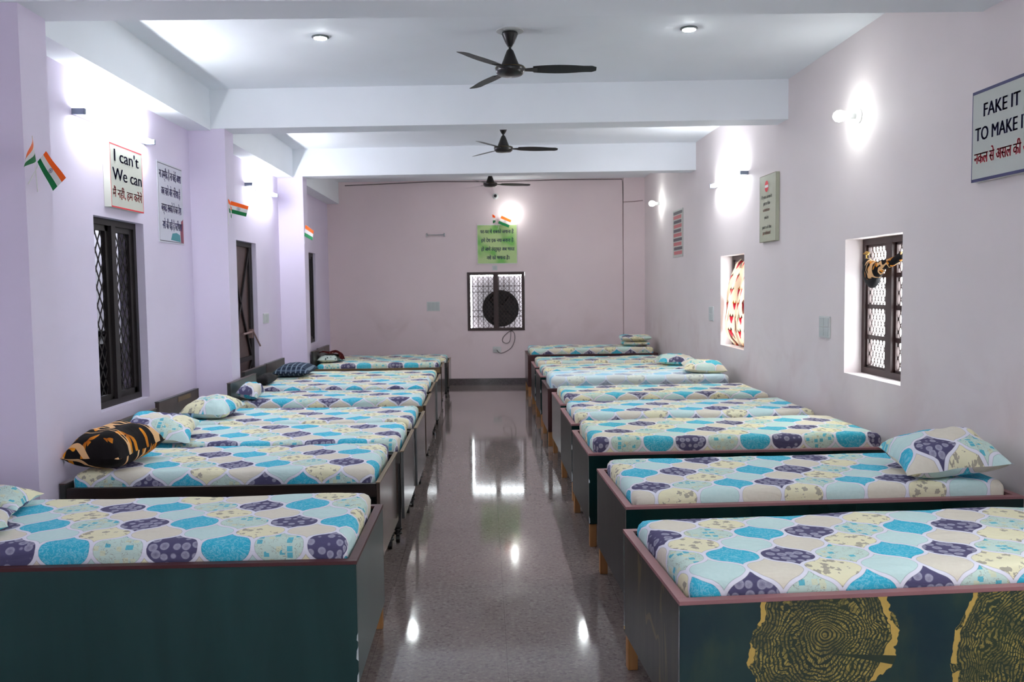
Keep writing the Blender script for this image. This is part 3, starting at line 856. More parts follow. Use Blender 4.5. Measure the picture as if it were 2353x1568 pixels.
def cot(x, y, rot, side, L, Wd, label, top=0.6, foot='end_brown', rail='rail_dark', trim='trim_gold', head='head_dark', head_z=0.82, tape=False, foot_z=0.17):
    r = bed_root('cot_bed', x, y, rot, side, label, 'cot beds on casters along the lavender wall')
    f = BX(side, 0.0, 0.0, foot_z, 0.018, Wd, top + 0.003, 0.001).build('footboard', foot, r)
    m = MB(); BX(side, -0.002, -0.002, top + 0.003, 0.022, Wd + 0.002, top + 0.009, 0.001, m)
    m.build('edge_trim', trim, f)
    for v0, v1 in ((0.004, 0.03), (Wd - 0.03, Wd - 0.004)):
        BX(side, 0.02, v0, top - 0.075, L - 0.03, v1, top, 0.003).build('side_rail', rail, r)
    BX(side, 0.03, 0.03, top - 0.075, L - 0.03, Wd - 0.03, top - 0.06).build('deck', 'ply', r)
    for u in (0.028, L - 0.075):
        for v in (0.035, Wd - 0.08):
            lg = BX(side, u, v, 0.10, u + 0.045, v + 0.045, top - 0.075, 0.003).build('leg', 'black', r)
            cxx, cyy_ = side * (u + 0.022), v + 0.022
            c = MB(); c.lathe([(0.020, 0.10), (0.028, 0.095), (0.028, 0.085), (0.018, 0.078), (0.018, 0.07), (0.027, 0.064), (0.027, 0.056), (0.012, 0.05)], 16, (cxx, cyy_, 0))
            c.cyl((cxx - 0.012, cyy_, 0.030), (cxx + 0.012, cyy_, 0.030), 0.030, seg=20)
            c.build('caster', 'rubber', lg, True)
    h = BX(side, L - 0.03, 0.0, 0.25, L, Wd, head_z, 0.003).build('headboard', head, r)
    m = MB(); BX(side, L - 0.034, -0.002, head_z, L + 0.002, Wd + 0.002, head_z + 0.008, 0.001, m)
    BX(side, L - 0.032, Wd, 0.25, L, Wd + 0.004, head_z, 0, m)
    m.build('edge_trim', 'head_brown' if head == 'head_dark' else 'head_dark', h)
    if tape:
        tag(BX(side, L - 0.033, Wd * .45, head_z - 0.045, L - 0.030, Wd * .78, head_z - 0.008).build('tape_strip', 'trim_gold', h), 'faded yellow tape strip')
    return r

MATS = []
def mattress(parent_xy, rot, side, L, Wd, zb, zt, label, mat='sheet', uvoff=(0, 0), seed=0, rad=0.05, wild=1.0):
    """cloth covered mattress; UVs run on over the edges like the sheet does"""
    o = empty('tmp'); bpy.data.objects.remove(o)
    H = zt - zb; zb += 0.003; H -= 0.003; m = MB(); nu, nv = 84, 46
    hl, hw = L / 2, Wd / 2
    def wrap(s, half, r):
        a = abs(s); sg = 1 if s >= 0 else -1
        flat = half - r
        if a <= flat: return s, 0.0
        th = (a - flat) / r
        if th < pi / 2: return sg * (flat + r * sin(th)), r * (1 - cos(th))
        return sg * half, r + (a - flat - r * pi / 2)
    ext = H - rad + rad * pi / 2
    Sl, Sw = hl - rad + ext, hw - rad + ext
    off = Vector((seed * 3.7, seed * 1.3, seed * 0.7))
    def fn(a, b):
        s, t = (a * 2 - 1) * Sl, (b * 2 - 1) * Sw
        rr = rad
        px, dx = wrap(s, hl, rr); py, dy = wrap(t, hw, rr)
        d = min(H, math.hypot(dx, dy) if (dx > 0 and dy > 0) else dx + dy)
        z = zt - d
        # soft corners
        if dx > 0 and dy > 0:
            k = min(1, min(dx, dy) / 0.06)
            px -= math.copysign(0.018 * k, px); py -= math.copysign(0.018 * k, py)
        top = max(0.0, 1 - d / (H * 0.8))
        nz = noise.noise(Vector((px * 2.2, py * 2.6, 0)) + off) * 0.011 + noise.noise(Vector((px * 7, py * 9, 2)) + off) * 0.0035
        z += nz * top * wild
        edge = min(1.0, d / (H * 0.5))
        ins = (noise.noise(Vector((px * 5, py * 5, 5)) + off) * 0.5 + 0.5) * 0.012 * edge
        if abs(px) > hl - 0.08: px -= math.copysign(ins, px)
        if abs(py) > hw - 0.08: py -= math.copysign(ins, py)
        U, V = s + hl, t + hw
        return Vector((side * (px + hl), py + hw, z)), (U + uvoff[0], V + uvoff[1])
    m.grid(nu, nv, fn, close=True)
    o = m.build('mattress', mat, None, True)
    c, s_ = cos(radians(rot)), sin(radians(rot)); i = 0.038
    u, v = side * i, i
    o.location = (parent_xy[0] + c * u - s_ * v, parent_xy[1] + s_ * u + c * v, 0)
    o.rotation_euler = (0, 0, radians(rot))
    MATS.append(o)
    tag(o, label, 'mattress', 'mattresses in printed sheets')
    return o

# pink wall side, from the camera backwards: (near aisle corner x, y, rot, depth)
N_ = ['nearest to the camera', 'second from the camera', 'third from the camera', 'fourth from the camera', 'fifth from the camera',
      'sixth from the camera', 'seventh from the camera', 'eighth from the camera', 'farthest from the camera']
PW = 'in the row along the pink wall'
RB = [
    (0.635, 2.81, 3.2, 0.870, 'rings', 'end_vein', 'rim', False, 'box bed with gold tree-ring print on its teal side panel', 0.66, 'sheet', (-0.645, -0.505 + 0.0)),
    (0.660, 4.055, 1.6, 0.875, 'side_teal', 'end_dark', 'rim', True, 'dark teal box bed under the large corner pillow, white chips on its edge', 0.665, 'sheet', (0.09, 0.16)),
    (0.642, 5.38, 0.8, 0.905, 'side_teal', 'end_dark', 'rim', True, f'dark teal box bed {PW}, {N_[2]}', 0.685, 'sheet_warm', (0.0, 0.0)),
    (0.652, 6.56, 0.4, 0.890, 'side_teal', 'end_dark', 'rim', True, f'dark box bed {PW}, {N_[3]}', 0.67, 'sheet', (0.31, 0.1)),
    (0.668, 7.68, 0.6, 0.890, 'side_teal', 'end_grey', 'rim', False, 'box bed whose worn grey green end panel faces the aisle', 0.67, 'sheet_warm', (0.15, 0.2)),
    (0.640, 8.87, 0.3, 0.850, 'end_maroon', 'end_maroon', 'rim_dark', False, 'maroon box bed under the pale thick mattress', 0.715, 'sheet_pale', (0.05, 0.12)),
    (0.645, 10.12, 0.2, 0.870, 'side_teal', 'end_dark', 'rim', True, f'dark box bed {PW}, {N_[6]}', 0.67, 'sheet_warm', (0.25, 0.05)),
    (0.650, 11.30, 0.0, 0.870, 'side_teal', 'end_dark', 'rim', True, f'dark box bed {PW}, {N_[7]}', 0.67, 'sheet_warm', (0.1, 0.15)),
    (0.640, 12.95, 0.0, 0.870, 'end_maroon', 'end_maroon', 'rim_dark', False, f'brown box bed {PW}, {N_[8]}', 0.715, 'sheet_warm', (0.35, 0.1)),
]
ml_r = ['mattress in printed sheet on the bed with gold tree rings', 'mattress in printed sheet on the pink wall side, beneath the large corner pillow',
        f'bare printed mattress {PW}, {N_[2]}', f'bare printed mattress {PW}, {N_[3]}', f'cream toned printed mattress {PW}, {N_[4]}',
        'thick pale washed-out mattress with one pillow on it', f'printed mattress {PW}, {N_[6]}',
        f'printed mattress {PW}, {N_[7]}', 'printed mattress carrying the folded quilt in the far pink corner']
LEN = 1.96
for i, (x, y, rt, wd, sm, em, rm, ch, lab, mt, mm, uo) in enumerate(RB):
    top = 0.63 if i == 8 else 0.6
    box_bed(x, y, rt, 1, LEN, wd, lab, top, sm, em, rm, ch)
    mattress((x, y), rt, 1, LEN - 0.09 , wd - 0.076, top - 0.06, mt, ml_r[i], mm, uo, i + 1, 0.05 if i != 5 else 0.06)

# lavender wall side
LWT = 'in the row along the lavender wall'
LB = [
    # x, y, rot, depth, len, foot, rail, trim, head, tape
    (-0.508, 3.32, 0.0, 0.88, 1.92),
    (-0.575, 4.65, -0.6, 0.86, 1.705),
    (-0.530, 5.535, 0.0, 0.85, 1.90),
    (-0.515, 6.455, 0.0, 0.88, 1.92),
    (-0.530, 7.69, 0.0, 0.87, 1.74),
    (-0.550, 8.74, 0.0, 0.86, 1.88),
    (-0.535, 9.65, 0.0, 0.84, 1.90),
    (-0.570, 11.43, 0.0, 0.80, 1.70),
    (-0.540, 12.95, 0.0, 0.88, 1.95),
]
ll = ['dark green box bed nearest to the camera, its big plain side panel facing us',
      'cot bed with brown glossy footboard, carrying the black and orange pillow',
      'cot bed directly below the large lattice window, dark headboard against the wall',
      'cot bed whose dark headboard has a faded yellow tape strip',
      'cot bed with its head end just behind the second lavender pillar',
      'cot bed standing in front of the brown steel door',
      'cot bed carrying the navy checked pillow',
      'cot bed with its head end beside the third lavender pillar',
      'low cot bed on the lavender side, nearest to the far wall']
ml_l = ['mattress in printed sheet on the plain dark green box bed', 'printed mattress beneath the black and orange pillow',
        f'printed mattress {LWT}, {N_[2]}', 'printed mattress on the bed with the taped headboard',
        f'printed mattress {LWT}, {N_[4]}', f'printed mattress {LWT}, {N_[5]}', 'printed mattress beneath the navy checked pillow',
        'printed mattress beneath the dark-sprigged white pillow', 'thin low printed mattress on the lavender side, nearest to the far wall']
lo = [(-0.06, 0.0), (0.03, 0.09), (0.12, 0.0), (0.2, 0.15), (0.0, 0.22), (0.3, 0.05), (0.14, 0.1), (0.05, 0.02), (0.22, 0.1)]
foots = [None, 'end_brown', 'end_slate', 'end_slate', 'end_brown', 'end_brown', 'end_slate', 'end_brown', 'end_brown']
rails = [None, 'rail_dark', 'rail_dark', 'rail_dark', 'rail_gold', 'rail_dark', 'rail_dark', 'rail_gold', 'rail_dark']
heads = [None, 'head_dark', 'head_dark', 'head_brown', 'head_dark', 'head_dark', 'head_brown', 'head_dark', 'head_brown']
for i, (x, y, rt, wd, ln) in enumerate(LB):
    top = 0.53 if i == 8 else 0.6
    if i == 0:
        box_bed(x, y, rt, -1, ln, wd, ll[i], top, 'side_green', 'side_green', 'rim_dark', True, zl=0.11)
    else:
        cot(x, y, rt, -1, ln, wd, ll[i], top, foots[i], rails[i], 'trim_gold', heads[i], 0.62 if i == 1 else 0.76 if i == 8 else (0.79 if i < 3 else 0.825), i == 3)
    mattress((x, y), rt, -1, ln - (0.078 if i == 1 else 0.09), wd - 0.076, top - 0.06, top + (0.075 if i < 3 else 0.065), ml_l[i],
             'sheet' if i < 3 else ('sheet' if i < 6 else 'sheet_warm'), lo[i], i + 20)

# ------------------------------------------------------------------ pillows
def pillow(c, w, d, h, rz, label, mat='sheet', tilt=(0, 0), uvo=(0, 0), seed=0, group='pillows in matching print', name='pillow', rough=1.0, cat='pillow'):
    m = MB(); nu, nv = 30, 22
    off = Vector((seed * 2.1, seed * 4.3, 0))
    def mk(sign):
        def fn(a, b):
            x, y = a * 2 - 1, b * 2 - 1
            ex = max(0.0, 1 - abs(x) ** 3.0); ey = max(0.0, 1 - abs(y) ** 3.0)
            t = (ex * ey) ** 0.55
            pin = 1 - 0.10 * (1 - abs(x) ** 2) * abs(y) ** 2 * 0.8
            pin2 = 1 - 0.12 * (1 - abs(y) ** 2) * abs(x) ** 2 * 0.8
            X = x * w / 2 * pin2; Y = y * d / 2 * pin
            nz = noise.noise(Vector((x * 1.6, y * 1.6, sign)) + off) * 0.22 + noise.noise(Vector((x * 4, y * 4, sign * 2)) + off) * 0.10
            Z = sign * h / 2 * t * (1 + nz * rough) if sign > 0 else -h * 0.30 * t
            Z += 0.012 * rough * noise.noise(Vector((x * 2, y * 2, 9)) + off) * (1 - t)
            return Vector((X, Y, Z)), (X + uvo[0] + (0 if sign > 0 else 0.3), Y + uvo[1])
        return fn
    m.grid(nu, nv, mk(1)); m.grid(nu, nv, mk(-1))
    bmesh.ops.remove_doubles(m.bm, verts=m.bm.verts, dist=1e-5)
    o = m.build(name, mat, None, True)
    o.location = c
    o.rotation_euler = (radians(tilt[0]), radians(tilt[1]), radians(rz))
    tag(o, label, cat, group)
    return o

from mathutils.bvhtree import BVHTree
def tree_of(objs):
    bpy.context.view_layer.update()
    vs, fs = [], []
    for o in objs:
        k = len(vs); vs += [o.matrix_world @ v.co for v in o.data.vertices]
        fs += [[k + i for i in p.vertices] for p in o.data.polygons]
    return BVHTree.FromPolygons(vs, fs)
TM = tree_of(MATS)
def settle(o, tree, meshes=None, gap=0.0015):
    """lower or raise a soft thing until it just rests on what lies under it"""
    bpy.context.view_layer.update(); best = None
    for me in (meshes or [o]):
        for v in me.data.vertices:
            p = me.matrix_world @ v.co
            hit = tree.ray_cast(Vector((p.x, p.y, 1.6)), Vector((0, 0, -1)))
            if hit[0] is not None and hit[0].z > 0.5:
                g = p.z - hit[0].z
                if best is None or g < best: best = g
    if best is not None: o.location.z -= best - gap
    bpy.context.view_layer.update()
PG = 'pillows in the bed sheet print'
OG = 'odd patterned pillows'
P_ = []
def put(*a, **k):
    o = pillow(*a, **k); settle(o, TM); P_.append(o); return o
put((2.335, 4.345, 0.80), 0.50, 0.46, 0.23, -8, 'plump printed pillow leaning on the pink wall, largest of the printed pillows', 'sheet', (7, -7), (0.07, 0.11), 3, PG)
put((2.34, 9.22, 0.80), 0.46, 0.46, 0.15, -8, 'printed pillow on the thick pale mattress', 'sheet_warm', (4, 2), (0.31, 0.07), 5, PG)
put((2.36, 10.62, 0.80), 0.48, 0.42, 0.15, -6, 'printed pillow on the pink wall side, behind the one on the pale mattress', 'sheet_warm', (3, 2), (0.02, 0.21), 8, PG)
put((-2.235, 3.93, 0.80), 0.36, 0.28, 0.12, 4, 'violet flowered pillow end at the picture edge on the green bed', 'sheet', (2, 2), (0.12, 0.05), 11, PG)
put((-2.13, 3.57, 0.80), 0.34, 0.28, 0.11, 22, 'mint pillow corner nearest the camera at the picture edge', 'sheet', (0, 0), (0.02, 0.18), 13, PG)
put((-2.09, 4.93, 0.80), 0.34, 0.50, 0.27, -8, 'black pillow with orange leaves and tan swirls', 'leaf', (3, 0), (0.1, 0.2), 15, OG, rough=0.7)
put((-2.12, 5.70, 0.80), 0.44, 0.46, 0.17, 10, 'crumpled printed pillow between the black one and the dark headboards', 'sheet', (8, 8), (0.15, 0.12), 17, PG, rough=1.5)
put((-2.125, 6.82, 0.80), 0.36, 0.46, 0.19, -3, 'printed pillow against the taped headboard', 'sheet', (3, 2), (0.21, 0.02), 19, PG)
put((-2.115, 7.88, 0.80), 0.19, 0.36, 0.17, 4, 'printed pillow half hidden behind the second pillar', 'sheet', (4, 14), (0.05, 0.19), 23, PG)
put((-2.16, 9.96, 0.80), 0.40, 0.54, 0.17, -2, 'navy and grey checked pillow', 'check', (2, 0), (0.0, 0.0), 27, OG, rough=0.4)
put((-2.28, 9.1, 0.80), 0.14, 0.42, 0.13, 0, 'small black pillow lying against the dark headboard by the steel door', 'darkcloth', (0, 0), (0, 0), 29, OG)
sp = put((-2.10, 11.86, 0.80), 0.27, 0.52, 0.13, 0, 'white pillow with small dark sprigs, under the maroon cloth', 'floral_white', (0, 0), (0, 0), 31, OG, rough=0.4)
# maroon cloth thrown over the sprigged pillow
TC = tree_of([sp, MATS[9 + 7]])
m = MB()
def mc(a, b):
    x = -2.225 + 0.30 * a; y = 11.70 + 0.34 * b
    hs = [TC.ray_cast(Vector((x + p, y + q, 1.6)), Vector((0, 0, -1))) for p in (-.025, 0, .025) for q in (-.025, 0, .025)]
    z = max([h_[0].z for h_ in hs if h_[0] is not None] + [0.67]) + 0.016 + 0.012 * (1 + sin(a * 9 + b * 3)) + 0.008 * (1 + sin(b * 13))
    return Vector((x, y, z)), (x, y)
m.grid(30, 20, mc); bmesh.ops.solidify(m.bm, geom=list(m.bm.faces), thickness=-0.008)
mcl = tag(m.build('cloth', 'maroon', None, True), 'crumpled maroon cloth with pale specks on the white pillow', 'cloth')
settle(mcl, TC, gap=0.014)
# folded bundle on the last bed
fb = empty('folded_quilt', (2.33, 13.40, 0.725)); tag(fb, 'folded pale quilt bundle in the far corner by the pink wall', 'quilt')
folds = []
for k, (zz, hh, ww) in enumerate(((0.035, 0.07, 0.40), (0.12, 0.085, 0.46))):
    m = MB()
    def fq(a, b, zz=zz, hh=hh, ww=ww, k=k):
        an = a * 2 * pi
        ca, sa = cos(an), sin(an)
        e = max(0.0, 1 - abs(2 * b - 1) ** 7)
        x = ww / 2 * math.copysign(abs(ca) ** 0.6, ca) * (0.92 + 0.08 * e) * (1 - 0.03 * sin(b * 7 + k))
        z = zz + (hh / 2 * math.copysign(abs(sa) ** 0.7, sa) + 0.006 * sin(b * 11 + a * 4 * pi)) * e
        return Vector((x, (b - 0.5) * 0.5, z)), (x + z, (b - 0.5) * 0.5 + z)
    m.grid(36, 16, fq)
    bmesh.ops.remove_doubles(m.bm, verts=m.bm.verts, dist=1e-5)
    folds.append(m.build('quilt_fold', 'sheet_warm', fb, True))
settle(fb, TM, folds)

# ------------------------------------------------------------------ boards and posters
_fc = {}
def text_mesh(mb, s, x0, x1, yb, height, z, squash=True, bold=0.0):
    for dx in ((0.0,) if not bold else (-bold * height * 1.6, 0.0, bold * height * 1.6)):
        _text(mb, s, x0 + dx, x1 + dx, yb, height, z)
def _text(mb, s, x0, x1, yb, height, z):
    """lay a line of lettering between x0 and x1 (baseline yb) as thin raised print"""
    cu = bpy.data.curves.new('t', 'FONT'); cu.body = s; cu.size = 1.0; cu.resolution_u = 3
    cu.extrude = 0.0
    ob = bpy.data.objects.new('t', cu); COL.objects.link(ob)
    dg = bpy.context.evaluated_depsgraph_get()
    me = bpy.data.meshes.new_from_object(ob.evaluated_get(dg))
    bpy.data.objects.remove(ob); bpy.data.curves.remove(cu)
    xs = [v.co.x for v in me.vertices]
    if not xs: return
    a, b = min(xs), max(xs)
    sx = (x1 - x0) / (b - a)
    vs = [mb.bm.verts.new((x0 + (v.co.x - a) * sx, yb + v.co.y * height / 0.72, z)) for v in me.vertices]
    for p in me.polygons:
        try: mb.bm.faces.new([vs[i] for i in p.vertices])
        except ValueError: pass
    bpy.data.meshes.remove(me)

def lettering(lines, mat, parent, z, name='lettering', bold=0.0):
    for (s, x0, x1, yb, h) in lines:
        mb = MB(); text_mesh(mb, s, x0, x1, yb, h, z, bold=bold)
        mb.build(name, mat, parent, flip=False)

def board(mat4, w, h, t, label, mat, border=None, bmat='redprint', bw_=0.008, tilt=None, name='sign_board', cat='sign', ins=0.0):
    root = empty(name, mat=mat4); tag(root, label, cat)
    MB().box((0, 0, 0.001), (w, h, t), 0.002).build('board', mat, root)
    if border:
        z = t + 0.0006; i = ins
        for s in border:
            m = MB()
            if s == 't': m.box((i, h - bw_ - i, t), (w - i, h - i, z))
            if s == 'b': m.box((i, i, t), (w - i, i + bw_, z))
            if s == 'l': m.box((i, i, t), (i + bw_ * .5, h - i, z))
            if s == 'r': m.box((w - i - bw_ * .5, i, t), (w - i, h - i, z))
            m.build('border', bmat, root)
    return root

# "I can't / We can" board, a box frame hanging off the wall
b1 = board(on_left(6.14, 2.235), 0.57, 0.445, 0.05, 'off white motto board reading I can\'t We can, with a red edge', 'flexboard', 'tblr', 'crimson', 0.010)
lettering([("I can't", 0.07, 0.50, 0.325, 0.088), ("We can", 0.035, 0.545, 0.195, 0.088)], 'navy', b1, 0.0512, bold=0.026)
lettering([("मैं नहीं, हम करेंगे", 0.03, 0.545, 0.075, 0.062)], 'crimson', b1, 0.0512, bold=0.02)
# long lilac sheet
b2 = board(on_left(7.13, 2.045), 0.58, 0.655, 0.006, 'pale sheet with four violet Hindi lines beside the second pillar', 'paperlilac', 'tbl', 'greyprint', 0.006, name='poster', cat='poster', ins=0.012)
lettering([("ना उम्मीद है ना कोई आशा", 0.04, 0.545, 0.525, 0.070), ("अब चारो ओर निराशा है", 0.075, 0.515, 0.39, 0.070),
           ("बर्बाद सबको ये कर देगा", 0.07, 0.53, 0.255, 0.070), ("नशे की यही है परिभाषा", 0.08, 0.535, 0.115, 0.070)], 'purpleprint', b2, 0.0068, bold=0.02)
m = MB(); m.prism([(0.50, 0.02, 0.0062), (0.568, 0.012, 0.0062), (0.568, 0.22, 0.0062), (0.52, 0.20, 0.0062), (0.49, 0.12, 0.0062)], (0, 0, 0.0005)); m.build('picture', 'maroonprint', b2)
m = MB(); m.prism([(0.26, 0.03, 0.0062), (0.49, 0.02, 0.0062), (0.48, 0.08, 0.0062), (0.40, 0.095, 0.0062), (0.30, 0.085, 0.0062)], (0, 0, 0.0004)); m.build('picture', 'tealprint', b2)
# FAKE IT board
b3 = board(on_right(4.675, 2.18), 0.56, 0.48, 0.035, 'grey board with navy FAKE IT TO MAKE IT lettering, cut off by the picture edge', 'flexgrey', 'tb', 'navy', 0.016)
MB().box((0, 0, 0.035), (0.005, 0.48, 0.0356)).build('border', 'navy', b3)
lettering([("FAKE IT", 0.108, 0.42, 0.335, 0.072), ("TO MAKE IT", 0.034, 0.50, 0.215, 0.072)], 'navy', b3, 0.0362, bold=0.028)
lettering([("नकल से असल की ओर", 0.028, 0.54, 0.095, 0.062)], 'redprint', b3, 0.0362, bold=0.024)
# no entry board
b4 = board(on_right(8.30, 2.04), 0.46, 0.62, 0.035, 'olive edged board with a red no entry disc on the pink wall', 'flexolive', 'tblr', 'trim_gold', 0.004)
m = MB(); m.cyl((0.20, 0.515, 0.0352), (0.20, 0.515, 0.0360), 0.052, seg=32); m.build('no_entry_disc', 'crimson', b4)
MB().box((0.155, 0.503, 0.0360), (0.245, 0.527, 0.0366)).build('no_entry_bar', 'flagwhite', b4)
lettering([("If you aren't", 0.06, 0.35, 0.405, 0.034), ("part of the", 0.11, 0.30, 0.345, 0.034), ("you're", 0.14, 0.26, 0.215, 0.034), ("part of the", 0.09, 0.34, 0.125, 0.034)], 'navy', b4, 0.0362, bold=0.006)
lettering([("solution", 0.10, 0.29, 0.285, 0.034), ("problem!", 0.10, 0.32, 0.07, 0.036)], 'crimson', b4, 0.0362, bold=0.008)
# narrow faded poster
b5 = board(on_right(12.25, 2.03), 0.60, 0.65, 0.008, 'faded grey poster with pink bands near the far pink corner', 'flexgrey', None, name='poster', cat='poster')
rr = random.Random(3)
for k in range(5):
    mp, mg = MB(), MB()
    y0 = 0.585 - k * 0.122
    for (mb_, yo, hh) in ((mg, 0, 0.042), (mp, -0.062, 0.048)):
        xx = 0.03 + rr.uniform(0, 0.04)
        while xx < 0.5:
            ww = rr.uniform(0.04, 0.13)
            mb_.box((xx, y0 + yo, 0.008), (min(0.57, xx + ww), y0 + yo + hh, 0.0088)); xx += ww + 0.001
    mp.build('print_band', 'pinkprint', b5); mg.build('print_band', 'greyprint', b5)
# green poster on the far wall
b6 = board(on_back(-0.10, 2.035), 0.665, 0.655, 0.012, 'lime green poster with four violet Hindi lines above the far window', 'posterlime', 'tblr', 'flagwhite', 0.010, name='poster', cat='poster')
lettering([("घर-घर मे सबको जगाना है", 0.055, 0.61, 0.51, 0.060), ("हमे देश इक नया बनाना है", 0.065, 0.605, 0.365, 0.060),
           ("हो जाये तंदरुस्त अब भारत", 0.065, 0.62, 0.22, 0.060), ("नशे को भगाना है।", 0.155, 0.535, 0.075, 0.060)], 'navy', b6, 0.0128, bold=0.022)

# ------------------------------------------------------------------ small tricolour flags
def flag(HT, FT, FB, HB, s0, s1, label, chakra=True):
    root = empty('paper_flag', s0); tag(root, label, 'flag', 'small tricolour paper flags')
    O = Vector(s0)
    HT, FT, FB, HB = [Vector(p) - O for p in (HT, FT, FB, HB)]
    nrm = (FT - HT).cross(HB - HT).normalized()
    def P(a, b, lift=0.0):
        p = HT * (1 - a) * (1 - b) + FT * a * (1 - b) + FB * a * b + HB * (1 - a) * b
        return p + nrm * (0.006 * sin(a * 5.5) + lift)
    for k, (mt, nm) in enumerate((('saffron', 'saffron_stripe'), ('flagwhite', 'white_stripe'), ('flaggreen', 'green_stripe'))):
        m = MB(); m.grid(12, 2, lambda a, b, k=k: (P(a, (k + b) / 3), (a, b)))
        bmesh.ops.solidify(m.bm, geom=list(m.bm.faces), thickness=0.0008)
        m.build(nm, mt, root, True)
    if chakra:
        m = MB(); h = (HB - HT).length; w = (FT - HT).length; r = h / 3 * 0.42
        c = 0.5
        ring = [P(c + r / w * cos(t), 0.5 + r / h * sin(t), 0.0) for t in [2 * pi * i / 24 for i in range(25)]]
        for sgn in (0.0012, -0.0014):
            m.tube([p + nrm * sgn for p in ring], 0.0008, 5)
            for i in range(12):
                m.bar(P(c, 0.5, sgn), ring[i * 2] + nrm * sgn, 0.0006)
        m.build('wheel_emblem', 'navy', root)
    m = MB(); m.cyl(Vector(s0) - O, Vector(s1) - O, 0.0022, seg=8)
    m.build('stick', 'flagwhite', root, True)
    return root
flag((-2.20, 4.389, 2.416), (-2.12, 4.172, 2.273), (-2.15, 4.207, 2.238), (-2.22, 4.456, 2.304), (-2.20, 4.389, 2.416), (-2.287, 4.593, 2.167), 'drooping tricolour flag turned edge-on at the nearest pillar', False)
flag((-2.22, 4.561, 2.369), (-2.10, 4.506, 2.223), (-2.12, 4.407, 2.147), (-2.24, 4.508, 2.307), (-2.22, 4.561, 2.369), (-2.287, 4.50, 2.195), 'tricolour flag spread flat with its blue wheel, at the nearest pillar')
flag((-2.20, 7.66, 2.439), (-2.15, 7.60, 2.36), (-2.17, 7.66, 2.27), (-2.22, 7.756, 2.331), (-2.20, 7.66, 2.439), (-2.288, 7.96, 2.23), 'tricolour flag seen edge-on at the second pillar', False)
flag((-2.22, 7.807, 2.435), (-2.10, 7.937, 2.40), (-2.12, 7.915, 2.305), (-2.24, 7.826, 2.333), (-2.22, 7.807, 2.435), (-2.288, 7.94, 2.241), 'tricolour flag fluttering level at the second pillar')
flag((-2.24, 11.135, 2.461), (-2.14, 11.143, 2.384), (-2.15, 11.10, 2.262), (-2.26, 11.134, 2.319), (-2.24, 11.135, 2.461), (-2.288, 11.29, 2.23), 'small tricolour flag at the third pillar, farthest of those on pillars', False)
yb_ = YB(0.3)
flag((0.155, yb_ - .12, 2.85), (0.205, yb_ - .16, 2.82), (0.21, yb_ - .15, 2.72), (0.165, yb_ - .11, 2.70), (0.15, yb_ - .12, 2.86), (0.235, yb_ - .014, 2.66), 'curled tricolour flag at the top of the green poster', False)
flag((0.31, yb_ - .05, 2.835), (0.475, yb_ - .09, 2.755), (0.425, yb_ - .09, 2.63), (0.25, yb_ - .05, 2.705), (0.31, yb_ - .05, 2.84), (0.246, yb_ - .018, 2.60), 'open tricolour flag slanting over the green poster')

# ------------------------------------------------------------------ switches, cables, camera, hooks
def switch_plate(mat4, w, h, rows, label, cols=1):
    root = empty('switch_plate', mat=mat4); tag(root, label, 'switch plate', 'white electrical plates')
    MB().box((0, 0, 0), (w, h, 0.012), 0.003).build('plate', 'white_plastic', root)
    for r_ in range(rows):
        for c_ in range(cols):
            a = 0.012 + (w - 0.024) * c_ / cols; b = 0.012 + (h - 0.024) * r_ / rows
            MB().box((a + 0.003, b + 0.003, 0.012), (a + (w - 0.024) / cols - 0.003, b + (h - 0.024) / rows - 0.003, 0.017), 0.001).build('switch', 'grey_plastic', root)
switch_plate(on_right(6.86, 1.22), 0.21, 0.17, 2, 'double switch plate beside the uncovered pink wall window', 2)
switch_plate(on_right(10.27, 1.22), 0.19, 0.17, 2, 'switch plate between the curtained window and the far pink corner', 2)
switch_plate(on_left(10.35, 1.25), 0.24, 0.12, 1, 'small switch plate on the lavender wall beyond the steel door', 2)
switch_plate(on_back(-0.965, 1.255), 0.22, 0.16, 1, 'wide switch plate alone on the far wall', 3)
switch_plate(on_back(0.145, 1.925), 0.085, 0.085, 1, 'little white box between the green poster and the far window')
so = empty('wall_socket', mat=on_back(0.135, 0.545)); tag(so, 'white socket with a plug below the far window', 'socket')
MB().box((0, 0, 0), (0.14, 0.10, 0.012), 0.003).build('plate', 'white_plastic', so)
MB().cyl((0.05, 0.06, 0.012), (0.05, 0.06, 0.05), 0.024, seg=18).build('plug', 'white_plastic', so, True)
pc = empty('power_cable', mat=on_back(0.2, 0.6)); tag(pc, 'thin dark cable looping from the far window down to the socket', 'cable')
pts = [(-0.01, 0.01, 0.045), (0.05, -0.06, 0.03), (0.12, -0.055, 0.015), (0.22, 0.0, 0.012), (0.27, 0.06, 0.012), (0.31, 0.17, 0.012), (0.30, 0.27, 0.012), (0.25, 0.31, 0.014),
       (0.24, 0.22, 0.016), (0.22, 0.13, 0.014), (0.16, 0.10, 0.012), (0.10, 0.14, 0.012), (0.12, 0.21, 0.012), (0.19, 0.28, 0.014), (0.24, 0.31, 0.018), (0.25, 0.335, 0.02)]
def smooth_path(p, k=5):
    p = [Vector(q) for q in p]; out = []
    for i in range(len(p) - 1):
        a, b, c, d = p[max(0, i - 1)], p[i], p[i + 1], p[min(len(p) - 1, i + 2)]
        for t in [j / k for j in range(k)]:
            out.append(0.5 * ((2 * b) + (c - a) * t + (2 * a - 5 * b + 4 * c - d) * t * t + (3 * b - a - 3 * c + d) * t ** 3))
    return out + [p[-1]]
MB().tube(smooth_path(pts), 0.0045, 6).build('cord', 'wire', pc, True)
